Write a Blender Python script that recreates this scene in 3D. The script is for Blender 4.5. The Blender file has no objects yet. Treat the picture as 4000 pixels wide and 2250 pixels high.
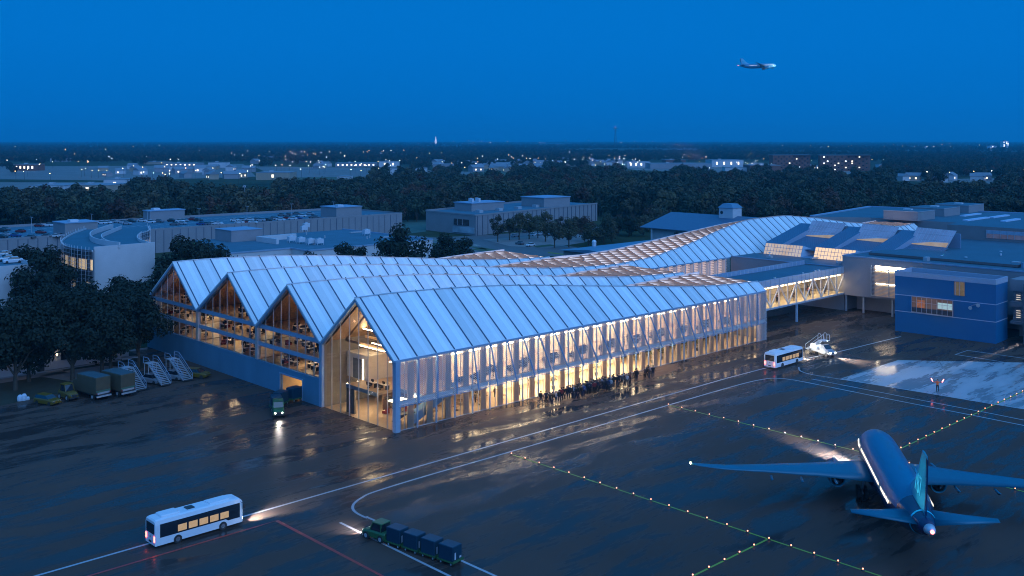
import bpy, math, random
from mathutils import Vector, Matrix, noise
R = math.radians
rnd = random.Random(11)
scene = bpy.context.scene
COL = scene.collection
# ---------------------------------------------------------------- frame: the airport grid (s along the long facade, t across, z up)
F, HC, HY, CX = 3921.0, 45.0, 545.0, 2000.0
OX, OY = -17.583, 154.235
UX, UY, VX, VY = .7227, .6912, -.6912, .7227
TH = math.atan2(UY, UX)
def st(X, Y):
    a, b = X-OX, Y-OY
    return (a*UX+b*UY, a*VX+b*VY)
def wp(s, t, z=0.0): return Vector((OX+s*UX+t*VX, OY+s*UY+t*VY, z))
def P(x, y, z=0.0):
    d = F*(HC-z)/(y-HY)
    return st((x-CX)*d/F, d)
def onS(s, x, y):
    k = (x-CX)/F; px_, py_ = OX+s*UX, OY+s*UY
    t = (k*py_-px_)/(VX-k*VY)
    return t, HC-(y-HY)*(py_+t*VY)/F
# ---------------------------------------------------------------- materials
MATS = {}
def nt(m): return m.node_tree.nodes, m.node_tree.links
def mat(name, col, rough=.6, metal=0., var=.12, scale=1.5, bump=0., bscale=20., emit=None, est=0., spec=.5, stretch=(1,1,1), rnd_hue=0.):
    if name in MATS: return MATS[name]
    m = bpy.data.materials.new(name); m.use_nodes = True
    N, L = nt(m); b = N['Principled BSDF']
    b.inputs['Roughness'].default_value = rough
    b.inputs['Metallic'].default_value = metal
    b.inputs['Specular IOR Level'].default_value = spec
    tc = N.new('ShaderNodeTexCoord'); mp = N.new('ShaderNodeMapping'); mp.inputs['Scale'].default_value = stretch
    L.new(tc.outputs['Object'], mp.inputs['Vector'])
    nz = N.new('ShaderNodeTexNoise'); nz.inputs['Scale'].default_value = scale; nz.inputs['Detail'].default_value = 5
    L.new(mp.outputs[0], nz.inputs['Vector'])
    rp = N.new('ShaderNodeMapRange'); rp.inputs['To Min'].default_value = 1-var*1.6; rp.inputs['To Max'].default_value = 1+var*1.6
    L.new(nz.outputs['Fac'], rp.inputs['Value'])
    mx = N.new('ShaderNodeVectorMath'); mx.operation = 'SCALE'; mx.inputs[0].default_value = col[:3]
    L.new(rp.outputs[0], mx.inputs['Scale'])
    out = mx.outputs[0]
    if rnd_hue:
        oi = N.new('ShaderNodeObjectInfo'); hs = N.new('ShaderNodeHueSaturation')
        r2 = N.new('ShaderNodeMapRange'); r2.inputs['To Min'].default_value = .5-rnd_hue; r2.inputs['To Max'].default_value = .5+rnd_hue*.4
        r3 = N.new('ShaderNodeMapRange'); r3.inputs['To Min'].default_value = .6; r3.inputs['To Max'].default_value = 1.45
        ml = N.new('ShaderNodeMath'); ml.operation = 'MULTIPLY'; ml.inputs[1].default_value = 7.31
        fr = N.new('ShaderNodeMath'); fr.operation = 'FRACT'
        L.new(oi.outputs['Random'], r2.inputs['Value']); L.new(oi.outputs['Random'], ml.inputs[0]); L.new(ml.outputs[0], fr.inputs[0]); L.new(fr.outputs[0], r3.inputs['Value'])
        L.new(r2.outputs[0], hs.inputs['Hue']); L.new(r3.outputs[0], hs.inputs['Value']); L.new(out, hs.inputs['Color'])
        out = hs.outputs[0]
    L.new(out, b.inputs['Base Color'])
    if bump:
        n2 = N.new('ShaderNodeTexNoise'); n2.inputs['Scale'].default_value = bscale; n2.inputs['Detail'].default_value = 4
        L.new(mp.outputs[0], n2.inputs['Vector'])
        bp = N.new('ShaderNodeBump'); bp.inputs['Strength'].default_value = bump; bp.inputs['Distance'].default_value = .05
        L.new(n2.outputs['Fac'], bp.inputs['Height']); L.new(bp.outputs[0], b.inputs['Normal'])
    if emit:
        b.inputs['Emission Color'].default_value = (*emit, 1); b.inputs['Emission Strength'].default_value = est
    MATS[name] = m; return m
def glow(name, col, st_, base=(.8,.8,.8)):
    if name in MATS: return MATS[name]
    m = mat(name, base, .5, var=.02); b = m.node_tree.nodes['Principled BSDF']
    b.inputs['Emission Color'].default_value = (*col, 1); b.inputs['Emission Strength'].default_value = st_
    return m
def glassmat(name, tint=(.85,.9,.92), refl=.12, rough=.03):
    m = bpy.data.materials.new(name); m.use_nodes = True; N, L = nt(m); N.remove(N['Principled BSDF'])
    t = N.new('ShaderNodeBsdfTransparent'); t.inputs[0].default_value = (*tint, 1)
    g = N.new('ShaderNodeBsdfGlossy'); g.inputs['Roughness'].default_value = rough
    f = N.new('ShaderNodeFresnel'); f.inputs['IOR'].default_value = 1.5
    a = N.new('ShaderNodeMath'); a.operation = 'ADD'; a.inputs[1].default_value = refl; a.use_clamp = True
    x = N.new('ShaderNodeMixShader'); L.new(f.outputs[0], a.inputs[0]); L.new(a.outputs[0], x.inputs[0])
    L.new(t.outputs[0], x.inputs[1]); L.new(g.outputs[0], x.inputs[2]); L.new(x.outputs[0], N['Material Output'].inputs[0])
    MATS[name] = m; return m
def screenmat(name, col, cover=.5, sx=3.2, sz=3.2):
    # expanded metal: rows of lozenge holes, offset every other row
    m = bpy.data.materials.new(name); m.use_nodes = True; N, L = nt(m); b = N['Principled BSDF']
    b.inputs['Base Color'].default_value = (*col, 1); b.inputs['Roughness'].default_value = .5; b.inputs['Metallic'].default_value = .1
    tc = N.new('ShaderNodeTexCoord'); sp = N.new('ShaderNodeSeparateXYZ'); L.new(tc.outputs['Object'], sp.inputs[0])
    def wv(out, sc, add=None):
        mu = N.new('ShaderNodeMath'); mu.operation = 'MULTIPLY'; mu.inputs[1].default_value = sc; L.new(out, mu.inputs[0])
        o = mu.outputs[0]
        c = N.new('ShaderNodeMath'); c.operation = 'COSINE'; L.new(o, c.inputs[0]); return c.outputs[0]
    a = wv(sp.outputs['X'], sx*6.283); c = wv(sp.outputs['Z'], sz*6.283)
    ad = N.new('ShaderNodeMath'); ad.operation = 'ADD'; L.new(a, ad.inputs[0]); L.new(c, ad.inputs[1])
    ab = N.new('ShaderNodeMath'); ab.operation = 'ABSOLUTE'; L.new(ad.outputs[0], ab.inputs[0])
    lt = N.new('ShaderNodeMath'); lt.operation = 'LESS_THAN'; lt.inputs[1].default_value = cover*1.25; L.new(ab.outputs[0], lt.inputs[0])
    t = N.new('ShaderNodeBsdfTransparent'); x = N.new('ShaderNodeMixShader')
    L.new(lt.outputs[0], x.inputs[0]); L.new(t.outputs[0], x.inputs[1]); L.new(b.outputs[0], x.inputs[2]); L.new(x.outputs[0], N['Material Output'].inputs[0])
    MATS[name] = m; return m
# ---------------------------------------------------------------- mesh building
class MB:
    def __init__(self): self.v = []; self.f = []; self.m = []
    def add(self, vs, fs, mi=0):
        o = len(self.v); self.v += [tuple(p) for p in vs]
        for f in fs: self.f.append([i+o for i in f]); self.m.append(mi)
        return self
    def quad(self, a, b, c, d, mi=0): return self.add([a,b,c,d], [[0,1,2,3]], mi)
    def tri(self, a, b, c, mi=0): return self.add([a,b,c], [[0,1,2]], mi)
    def box(self, x0, x1, y0, y1, z0, z1, mi=0, top=None):
        v = [(x,y,z) for z in (z0,z1) for y in (y0,y1) for x in (x0,x1)]
        self.add(v, [[0,1,5,4],[1,3,7,5],[3,2,6,7],[2,0,4,6],[0,2,3,1]], mi)
        self.f.append([len(self.v)-8+i for i in (4,5,7,6)]); self.m.append(mi if top is None else top)
        return self
    def bbox(self, x0, x1, y0, y1, z0, z1, r=.06, mi=0):      # box with chamfered vertical and top edges
        p = [(x0+r,y0),(x1-r,y0),(x1,y0+r),(x1,y1-r),(x1-r,y1),(x0+r,y1),(x0,y1-r),(x0,y0+r)]
        cx, cy = (x0+x1)/2, (y0+y1)/2
        q = [(x-(r if x>cx else -r)*1., y-(r if y>cy else -r)*1.) for x, y in p]
        return self.loft([[(x,y,z0) for x,y in p], [(x,y,z1-r) for x,y in p], [(x,y,z1) for x,y in q]], mi)
    def prism(self, poly, z0, z1, mi=0, top=None):
        n = len(poly); a = sum(poly[i][0]*poly[(i+1)%n][1]-poly[(i+1)%n][0]*poly[i][1] for i in range(n))
        if a < 0: poly = poly[::-1]
        v = [(x,y,z0) for x,y in poly]+[(x,y,z1) for x,y in poly]
        self.add(v, [[i,(i+1)%n,n+(i+1)%n,n+i] for i in range(n)]+[list(range(n))[::-1]], mi)
        self.f.append([len(self.v)-n+i for i in range(n)]); self.m.append(mi if top is None else top)
        return self
    def bar(self, p0, p1, w, h, mi=0, up=(0,0,1)):
        p0, p1 = Vector(p0), Vector(p1); d = (p1-p0)
        if d.length < 1e-6: return self
        d.normalize(); u = Vector(up)
        if abs(d.dot(u)) > .98: u = Vector((0,1,0))
        a = d.cross(u).normalized()*w/2; b = a.cross(d).normalized()*h/2
        v = [p+i*a+j*b for p in (p0,p1) for i,j in ((-1,-1),(1,-1),(1,1),(-1,1))]
        return self.add(v, [[0,1,5,4],[1,2,6,5],[2,3,7,6],[3,0,4,7],[3,2,1,0],[4,5,6,7]], mi)
    def loft(self, rings, mi=0, caps=True):
        n = len(rings[0]); o = len(self.v)
        for r in rings: self.v += [tuple(p) for p in r]
        for k in range(len(rings)-1):
            for i in range(n):
                j = (i+1) % n
                self.f.append([o+k*n+i, o+k*n+j, o+(k+1)*n+j, o+(k+1)*n+i]); self.m.append(mi)
        if caps:
            self.f.append([o+i for i in range(n)][::-1]); self.m.append(mi)
            q = o+(len(rings)-1)*n; self.f.append([q+i for i in range(n)]); self.m.append(mi)
        return self
    def tube(self, p0, p1, r0, r1=None, n=8, mi=0):
        r1 = r0 if r1 is None else r1
        p0, p1 = Vector(p0), Vector(p1); d = (p1-p0).normalized()
        u = Vector((0,0,1)) if abs(d.z) < .95 else Vector((0,1,0))
        a = d.cross(u).normalized(); b = a.cross(d)
        rg = lambda p, r: [p+(a*math.cos(6.2832*i/n)+b*math.sin(6.2832*i/n))*r for i in range(n)]
        return self.loft([rg(p1, r1), rg(p0, r0)], mi)
    def pipe(self, pts, r, n=6, mi=0):
        for a, b in zip(pts, pts[1:]): self.tube(a, b, r, r, n, mi)
        return self
    def ball(self, c, r, mi=0, n=10, m=6, sc=(1,1,1)):
        rings = []
        for k in range(m+1):
            a = -math.pi/2+math.pi*k/m; rr = max(math.cos(a), .02)*r
            rings.append([(c[0]+rr*math.cos(6.2832*i/n)*sc[0], c[1]+rr*math.sin(6.2832*i/n)*sc[1], c[2]+r*math.sin(a)*sc[2]) for i in range(n)])
        return self.loft(rings, mi)
    def build(self, name, mats, parent=None, off=(0,0,0), smooth=False):
        me = bpy.data.meshes.new(name)
        me.from_pydata([(x-off[0], y-off[1], z-off[2]) for x,y,z in self.v], [], self.f)
        if not isinstance(mats, (list, tuple)): mats = [mats]
        for m in mats: me.materials.append(m)
        me.polygons.foreach_set('material_index', self.m)
        if smooth: me.polygons.foreach_set('use_smooth', [True]*len(self.f))
        me.update()
        o = bpy.data.objects.new(name, me); COL.objects.link(o)
        if parent: o.parent = parent
        return o
LOC = {}
def tag(o, label=None, cat=None, group=None, kind=None):
    if label: o['label'] = label
    if cat: o['category'] = cat
    if group: o['group'] = group
    if kind: o['kind'] = kind
    return o
def place(o, s, t, z=0., rot=0.):
    o.location = wp(s, t, z); o.rotation_euler = (0, 0, TH+rot); LOC[o.name] = (s, t, z); return o
def E(name, label, cat, s, t, z=0., rot=0., group=None):
    o = bpy.data.objects.new(name, None); COL.objects.link(o); o.empty_display_size = .5
    place(o, s, t, z, rot); return tag(o, label, cat, group)
def part(mb, name, mats, par, smooth=False, own=True):      # own=True: coordinates are grid coordinates
    root = par
    while root.parent: root = root.parent
    return mb.build(name, mats, par, LOC[root.name] if own else (0,0,0), smooth)
def solo(mb, name, mats, label, cat, s, t, z=0., rot=0., group=None, own=False, smooth=False, kind=None):
    o = mb.build(name, mats, None, (s,t,z) if own else (0,0,0), smooth); place(o, s, t, z, rot); return tag(o, label, cat, group, kind)
def dup(root, s, t, z=0., rot=0., label=None, group=None, scale=None):
    def cp(o, par):
        c = o.copy(); COL.objects.link(c)
        if par: c.parent = par
        for k in list(o.children): cp(k, c)
        return c
    r = cp(root, None); place(r, s, t, z, rot)
    if label: r['label'] = label
    if group: r['group'] = group
    if scale: r.scale = (scale,)*3
    return r
def setting(mb, name, mats, smooth=False):
    o = mb.build(name, mats, None, (0,0,0), smooth); place(o, 0, 0, 0); o['kind'] = 'structure'; return o
def spot(name, par, loc, direction, power, col=(1,.95,.85), size=60, blend=.6, rad=.1):
    l = bpy.data.lights.new(name, 'SPOT'); l.energy = power; l.color = col; l.spot_size = R(size); l.spot_blend = blend; l.shadow_soft_size = rad
    o = bpy.data.objects.new(name, l); COL.objects.link(o); o.parent = par; o.location = loc
    o.rotation_euler = Vector(direction).to_track_quat('-Z', 'Y').to_euler(); return o
# ---------------------------------------------------------------- camera, sky, sun
cam = bpy.data.cameras.new('camera'); co = bpy.data.objects.new('camera', cam); COL.objects.link(co)
co.location = (0, 0, HC); co.rotation_euler = (R(90), 0, 0)
cam.sensor_width = 36; cam.lens = 36*F/4000; cam.shift_y = -(1125-HY)/4000; cam.clip_start = 1; cam.clip_end = 120000
scene.camera = co
w = bpy.data.worlds.new('World'); scene.world = w; w.use_nodes = True
N, L = w.node_tree.nodes, w.node_tree.links
bg = N['Background']
tc = N.new('ShaderNodeTexCoord'); sx = N.new('ShaderNodeSeparateXYZ'); L.new(tc.outputs['Generated'], sx.inputs[0])
rp = N.new('ShaderNodeValToRGB'); L.new(sx.outputs['Z'], rp.inputs[0])
e = rp.color_ramp.elements
def lin(r, g, b): return tuple(((c/255)/12.92 if c/255 <= .04045 else ((c/255+.055)/1.055)**2.4) for c in (r,g,b))+(1,)
e[0].position = 0.; e[0].color = (.0003,.140,.50,1)
e[1].position = 1.; e[1].color = (.06,.33,.88,1)
for pos, c in ((.03,(.0003,.155,.560,1)), (.09,(.0003,.168,.603,1)), (.16,(.0003,.170,.605,1)), (.35,(.012,.235,.70,1))):
    q = e.new(pos); q.color = c
# afterglow low behind the camera's right shoulder
gl = N.new('ShaderNodeVectorMath'); gl.operation = 'DOT_PRODUCT'; gl.inputs[1].default_value = Vector((.55,-.75,.36)).normalized()
nm = N.new('ShaderNodeVectorMath'); nm.operation = 'NORMALIZE'; L.new(tc.outputs['Generated'], nm.inputs[0]); L.new(nm.outputs[0], gl.inputs[0])
mr = N.new('ShaderNodeMapRange'); mr.interpolation_type = 'SMOOTHSTEP'; mr.inputs['From Min'].default_value = .25; mr.inputs['From Max'].default_value = 1.; mr.inputs['To Max'].default_value = 1.
L.new(gl.outputs['Value'], mr.inputs['Value'])
sc = N.new('ShaderNodeVectorMath'); sc.operation = 'SCALE'; sc.inputs[0].default_value = (.31,.55,1.12); L.new(mr.outputs[0], sc.inputs['Scale'])
ad = N.new('ShaderNodeVectorMath'); ad.operation = 'ADD'; L.new(rp.outputs[0], ad.inputs[0]); L.new(sc.outputs[0], ad.inputs[1])
# a trace of the physical dusk sky on top
sky = N.new('ShaderNodeTexSky'); sky.sky_type = 'NISHITA'; sky.sun_disc = False; sky.sun_elevation = R(1.5); sky.sun_rotation = R(144)
sk = N.new('ShaderNodeVectorMath'); sk.operation = 'MULTIPLY'; sk.inputs[1].default_value = (.00005,.0008,.003); L.new(sky.outputs[0], sk.inputs[0])
a2 = N.new('ShaderNodeVectorMath'); a2.operation = 'ADD'; L.new(ad.outputs[0], a2.inputs[0]); L.new(sk.outputs[0], a2.inputs[1])
L.new(a2.outputs[0], bg.inputs['Color']); bg.inputs['Strength'].default_value = 1.0
sl = bpy.data.lights.new('sun', 'SUN'); sl.energy = .35; sl.angle = R(40); sl.color = (.44,.75,1.0)
so = bpy.data.objects.new('sun', sl); COL.objects.link(so); so.rotation_euler = Vector((-.55,.75,-.55)).to_track_quat('-Z', 'Y').to_euler()
vs = scene.view_settings; vs.view_transform = 'Standard'; vs.look = 'None'; vs.exposure = 0; vs.gamma = 1; vs.use_curve_mapping = False
cy = scene.cycles; cy.use_denoising = True; cy.denoiser = 'OPENIMAGEDENOISE'; cy.sample_clamp_indirect = 4; cy.max_bounces = 8; cy.transparent_max_bounces = 24; cy.diffuse_bounces = 3
cy.caustics_reflective = False; cy.caustics_refractive = False; cy.use_light_tree = True; cy.pixel_filter_type = 'BLACKMAN_HARRIS'; cy.filter_width = 1.05
# ---------------------------------------------------------------- shared materials
M = MATS
mat('asphalt_dry', (.05,.05,.05)); 
mat('white_paint', (.75,.76,.78), .5, var=.08)
mat('white_wall', (.52,.53,.56), .7, var=.08, scale=.3)
mat('grey_wall', (.27,.26,.28), .7, var=.1, scale=.25)
mat('panel_wall', (.25,.25,.27), .7, var=.08, scale=.2)
mat('concrete', (.32,.33,.34), .8, var=.12, scale=.4, bump=.1)
mat('roof_gravel', (.05,.15,.21), .8, var=.16, scale=.15)
mat('roof_blue', (.10,.22,.33), .45, var=.12, scale=.2)
mat('roof_dark', (.04,.12,.17), .6, var=.15, scale=.12)
mat('steel_blue', (.26,.38,.52), .5, .2, var=.06)
mat('steel_grey', (.45,.48,.52), .45, .4, var=.06)
mat('steel_pale', (.62,.66,.72), .45, .3, var=.05)
mat('seam', (.05,.09,.15), .5, var=.05)
mat('wood', (.40,.26,.15), .55, var=.18, scale=2)
mat('wood_dark', (.15,.095,.07), .6, var=.2, scale=2)
mat('wood_floor', (.46,.33,.21), .45, var=.15, scale=1)
mat('cream', (.72,.60,.44), .7, var=.08)
mat('beige', (.55,.46,.37), .7, var=.1)
mat('inner_white', (.75,.70,.62), .7, var=.05)
mat('inner_concrete', (.22,.21,.20), .8, var=.15, scale=.8)
mat('black', (.02,.02,.022), .5); mat('rubber', (.025,.025,.026), .8); mat('dark_metal', (.06,.065,.07), .45, .5)
mat('dark_glass', (.012,.02,.03), .06, var=.02, spec=.9)
mat('chrome', (.6,.62,.65), .2, .9, var=.02)
mat('bark', (.07,.055,.04), .9, var=.3, scale=4)
mat('leaf_dark', (.009,.019,.010), .9, var=.35, scale=.6)
mat('leaf_wood', (.030,.044,.024), .9, var=.3, scale=.15, rnd_hue=.035)
mat('leaf_rust', (.070,.036,.018), .9, var=.3, scale=.15, rnd_hue=.02)
mat('leaf_olive', (.065,.062,.030), .9, var=.3, scale=.15, rnd_hue=.03)
mat('lit_warm', (.8,.7,.5), emit=(1.,.76,.46), est=46.); mat('lit_soft', (.8,.7,.5), emit=(1.,.72,.42), est=18.); mat('slot_glow', (.6,.5,.4), emit=(1.,.8,.6), est=.8)
mat('lit_white', (.9,.9,.85), emit=(1.,.84,.60), est=30.)
glow('lamp_warm', (1.,.55,.22), 18.); glow('lamp_amber', (1.,.28,.07), 4.2); glow('lamp_white', (1.,.93,.8), 22.); glow('lamp_green', (.85,1.,.45), 26.)
glow('head_lamp', (1.,.96,.88), 10.); glow('tail_lamp', (1.,.08,.03), 9.)
glassmat('glass', (.90,.92,.92), .03); glassmat('glass_dim', (.62,.66,.70), .10)
screenmat('mesh', (.62,.66,.72), .34); mat('lit_wash', (.9,.85,.75), emit=(1.,.82,.56), est=60.)
# ================================================================ the folded-roof terminal
BAY = 103.4/27
EAVES = [0.0, 20.7, 42.2, 65.6]
PK = [10.35, 10.3, 10.4, 10.55]
WT = [(-1,10.35),(6,10.35),(12,10.2),(19.4,9.85),(27,9.4),(34.7,8.72),(42,7.9),(50,6.9),(57.6,6.05),(65.3,5.1),(72.8,4.2),(80.4,3.4),(88,2.82),(95.7,2.42),(103.4,2.2),
      (110,2.4),(116,2.65),(121,2.97),(129,3.95),(137,4.88),(144,5.9),(151,7.1),(159,8.35),(166,9.3),(173,10.15),(178,10.6),(186,10.75),(195,10.8),(201,10.7),(208.5,9.75),(216,8.9),(223.5,7.6),(232,6.25),(240,5.25),(249,4.2),(257,3.2),(262,2.55),(269,2.4),(277,2.9)]
SL = math.tan(R(39.3))
def interp(T, s):
    if s <= T[0][0]: return T[0][1]
    for (a, x), (b, y) in zip(T, T[1:]):
        if s <= b: return x+(y-x)*(s-a)/(b-a)
    return T[-1][1]
def wd(s): return (interp(WT, s-1.5)+2*interp(WT, s)+interp(WT, s+1.5))/4
ZE = 11.1
def ridge(i, s):
    r = wd(s); return (EAVES[i]+r, ZE+r*SL)
TBK = [20.55, 42.05, 65.45, 88.2]
B3 = [(103.4,13.3),(120,13.75),(127,14.2),(135,14.8),(148,15.9),(162,17.0),(173,17.8),(182,18.2),(195,18.3),(210,17.6),(232,15.4),(250,13.6),(262,12.9),(277,13.2)]
def back(i, s):
    k = max(0., min(1., (10.35-wd(s))/(10.35-2.2)))
    if i == 2 and s > 103.4: return (60.0, interp(B3, s))
    return (TBK[i]-2.4*k*k, ZE-.1+2.1*k*k)
def metal_roof(name):
    m = mat(name, (.80,.83,.85), .45, .1, var=.03, scale=.8); N, L = nt(m); b = N['Principled BSDF']
    # rolled-sheet strips: a slightly paler sheet at one side of each bay, fine streaks down the slope
    tc = N.new('ShaderNodeTexCoord'); sp = N.new('ShaderNodeSeparateXYZ'); L.new(tc.outputs['Object'], sp.inputs[0])
    d = N.new('ShaderNodeMath'); d.operation = 'DIVIDE'; d.inputs[1].default_value = BAY; L.new(sp.outputs['X'], d.inputs[0])
    f = N.new('ShaderNodeMath'); f.operation = 'FRACT'; L.new(d.outputs[0], f.inputs[0])
    g = N.new('ShaderNodeMath'); g.operation = 'COMPARE'; g.inputs[1].default_value = .62; g.inputs[2].default_value = .12; L.new(f.outputs[0], g.inputs[0])
    nz = N.new('ShaderNodeTexNoise'); nz.inputs['Scale'].default_value = 1.; nz.inputs['Detail'].default_value = 6
    mp = N.new('ShaderNodeMapping'); mp.inputs['Scale'].default_value = (3.2,.12,.12); L.new(tc.outputs['Object'], mp.inputs[0]); L.new(mp.outputs[0], nz.inputs['Vector'])
    a = N.new('ShaderNodeMath'); a.operation = 'MULTIPLY_ADD'; a.inputs[1].default_value = .11; L.new(g.outputs[0], a.inputs[0])
    r = N.new('ShaderNodeMapRange'); r.inputs['To Min'].default_value = .92; r.inputs['To Max'].default_value = 1.06; L.new(nz.outputs['Fac'], r.inputs['Value']); L.new(r.outputs[0], a.inputs[2])
    # whole sheets weathered a little differently from bay to bay
    fl = N.new('ShaderNodeMath'); fl.operation = 'FLOOR'; L.new(d.outputs[0], fl.inputs[0])
    wn = N.new('ShaderNodeTexWhiteNoise'); wn.noise_dimensions = '1D'; L.new(fl.outputs[0], wn.inputs['W'])
    r2 = N.new('ShaderNodeMapRange'); r2.inputs['To Min'].default_value = .86; r2.inputs['To Max'].default_value = 1.06; L.new(wn.outputs['Value'], r2.inputs['Value'])
    mm = N.new('ShaderNodeMath'); mm.operation = 'MULTIPLY'; L.new(a.outputs[0], mm.inputs[0]); L.new(r2.outputs[0], mm.inputs[1])
    src = b.inputs['Base Color'].links[0].from_socket
    v = N.new('ShaderNodeVectorMath'); v.operation = 'SCALE'; L.new(src, v.inputs[0]); L.new(mm.outputs[0], v.inputs['Scale']); L.new(v.outputs[0], b.inputs['Base Color'])
    return m
ROOF = metal_roof('roof_metal')
T = E('terminal_building', 'long glazed terminal with four folded metal roofs and timber skylight lattices, lit from inside', 'terminal', 0, 0)
T_ = lambda mb, name, mats, par=T, smooth=False: part(mb, name, mats, par, smooth)
lat_glow = mat('lattice_glow', (.8,.7,.6), emit=(1.,.70,.50), est=1.1, var=.3, scale=.5)
lat_fin = mat('lattice_fin', (.30,.20,.15), .6, var=.2, scale=1.2)
lat_plate = mat('plate_glow', (.78,.68,.60), .55, var=.12, scale=.8, emit=(1.,.76,.62), est=.75)
ENDS = [103.4, 103.4, 277.0, 103.4]
for i in range(4):
    s0, s1 = -.7, ENDS[i]; n = round(s1/BAY)
    ss = [s0]+[k*BAY for k in range(1, n)]+[s1]
    fine = sorted(set([s0, s1]+[k*BAY/2 for k in range(1, 2*n) if k*BAY/2 < s1]))
    g = MB(); te = EAVES[i]
    for a, b in zip(fine, fine[1:]):
        (ta, za), (tb, zb) = ridge(i, a), ridge(i, b); h = .32
        g.quad((a,te,ZE),(b,te,ZE),(b,tb,zb),(a,ta,za), 0)
        g.quad((a,te,ZE-h),(a,ta,za-h),(b,tb,zb-h),(b,te,ZE-h), 1)
        g.quad((a,te,ZE-h),(b,te,ZE-h),(b,te,ZE),(a,te,ZE), 0)
    for s, sg in ((s0, 1), (s1, -1)):
        t, z = ridge(i, s); q = [(s,te,ZE-.32),(s,te,ZE),(s,t,z),(s,t,z-.32)]
        g.quad(*(q if sg > 0 else q[::-1]), 0)
    roof = T_(g, 'roof', [ROOF, M['wood']])
    sm = MB()                                                   # standing seams and the eave and ridge flashings
    for s in ss[1:-1]+[.25]:
        t, z = ridge(i, s); part(MB().bar((s,te-.02,ZE+.04),(s,t,z+.04), .20, .12), 'roof_seam', M['seam'], roof)
    fl = MB()
    for a, b in zip(fine, fine[1:]):
        (ta, za), (tb, zb) = ridge(i, a), ridge(i, b)
        fl.bar((a,ta,za+.05),(b,tb,zb+.05), .34, .10)
    part(fl, 'ridge_cap', M['steel_pale'], roof)
    gt = MB(); gt.box(s0, min(s1, 152), te-.16, te-.002, ZE-.30, ZE-.04); part(gt, 'gutter', M['steel_blue'], roof)
    # back slope: blind metal near the gable, then skylight under a diamond lattice of timber fins
    S0 = 11.5
    bm = MB()
    for a, b in ((s0,3.),(3.,7.5),(7.5,S0)):
        (ta,za),(tb,zb),(tc_,zc),(td,zd) = ridge(i,a), ridge(i,b), back(i,b), back(i,a)
        bm.quad((a,ta,za),(b,tb,zb),(b,tc_,zc),(a,td,zd), 0); bm.quad((a,ta,za-.3),(a,td,zd-.3),(b,tc_,zc-.3),(b,tb,zb-.3), 1)
    q = [(s0,)+ridge(i,s0), (s0,)+back(i,s0)]; bm.quad(q[1], q[0], (s0,q[0][1],q[0][2]-.3), (s0,q[1][1],q[1][2]-.3), 0)
    T_(bm, 'back_roof', [ROOF, M['wood']])
    def S(s, q, up=0.):
        (ta,za),(tb,zb) = ridge(i,s), back(i,s); return (s, ta+(tb-ta)*q, za+(zb-za)*q+up)
    gl = MB(); N_ = 6
    es = [S0]+[k*BAY for k in range(4, n)]+[s1]
    for a, b in zip(es, es[1:]):
        for j in range(3):
            gl.quad(S(a,j/3,-.25), S(b,j/3,-.25), S(b,(j+1)/3,-.25), S(a,(j+1)/3,-.25))
    T_(gl, 'skylight_glass', lat_glow)
    fn = MB(); pl = MB(); step = BAY/2
    kmax = int((s1-S0)/step)
    for k in range(kmax+1):
        for j in range(N_):
            a = S0+k*step
            if a+step > s1: continue
            if (k+j) % 2 == 0: p0, p1 = S(a, j/N_), S(a+step, (j+1)/N_)
            else: p0, p1 = S(a, (j+1)/N_), S(a+step, j/N_)
            up = .30 if 30 < a < s1 else .18
            fn.bar((p0[0],p0[1],p0[2]-.02), (p1[0],p1[1],p1[2]-.02), .16, .62 if i != 0 else .5)
            if (k+j) % 2 == 0 and j < N_-0 and k+2 <= kmax:      # one plate tilted in each diamond, its lit face put in as glow
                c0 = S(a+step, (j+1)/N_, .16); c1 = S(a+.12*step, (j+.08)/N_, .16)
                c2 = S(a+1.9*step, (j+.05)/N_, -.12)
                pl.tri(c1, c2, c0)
    lt = T_(fn, 'skylight_lattice', lat_fin); part(pl, 'glow_plate', lat_plate, lt)
    bk = MB()
    for a, b in zip(es, es[1:]):
        p0, p1 = S(a,1), S(b,1); bk.bar((p0[0],p0[1]+.1,p0[2]+.22),(p1[0],p1[1]+.1,p1[2]+.22), .22, .5)
        bk.quad((a,p0[1],p0[2]),(a,p0[1],ZE-4),(b,p1[1],ZE-4),(b,p1[1],p1[2]))
    T_(bk, 'roof_edge', M['steel_pale'])
    ew = MB(); t, z = ridge(i, s1); tb, zb = back(i, s1)        # far end wall
    ew.add([(s1,te,0),(s1,tb,0),(s1,tb,zb),(s1,t,z-.3),(s1,te,ZE-.3)], [[0,1,2,3,4]])
    T_(ew, 'end_wall', M['grey_wall'])
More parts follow.
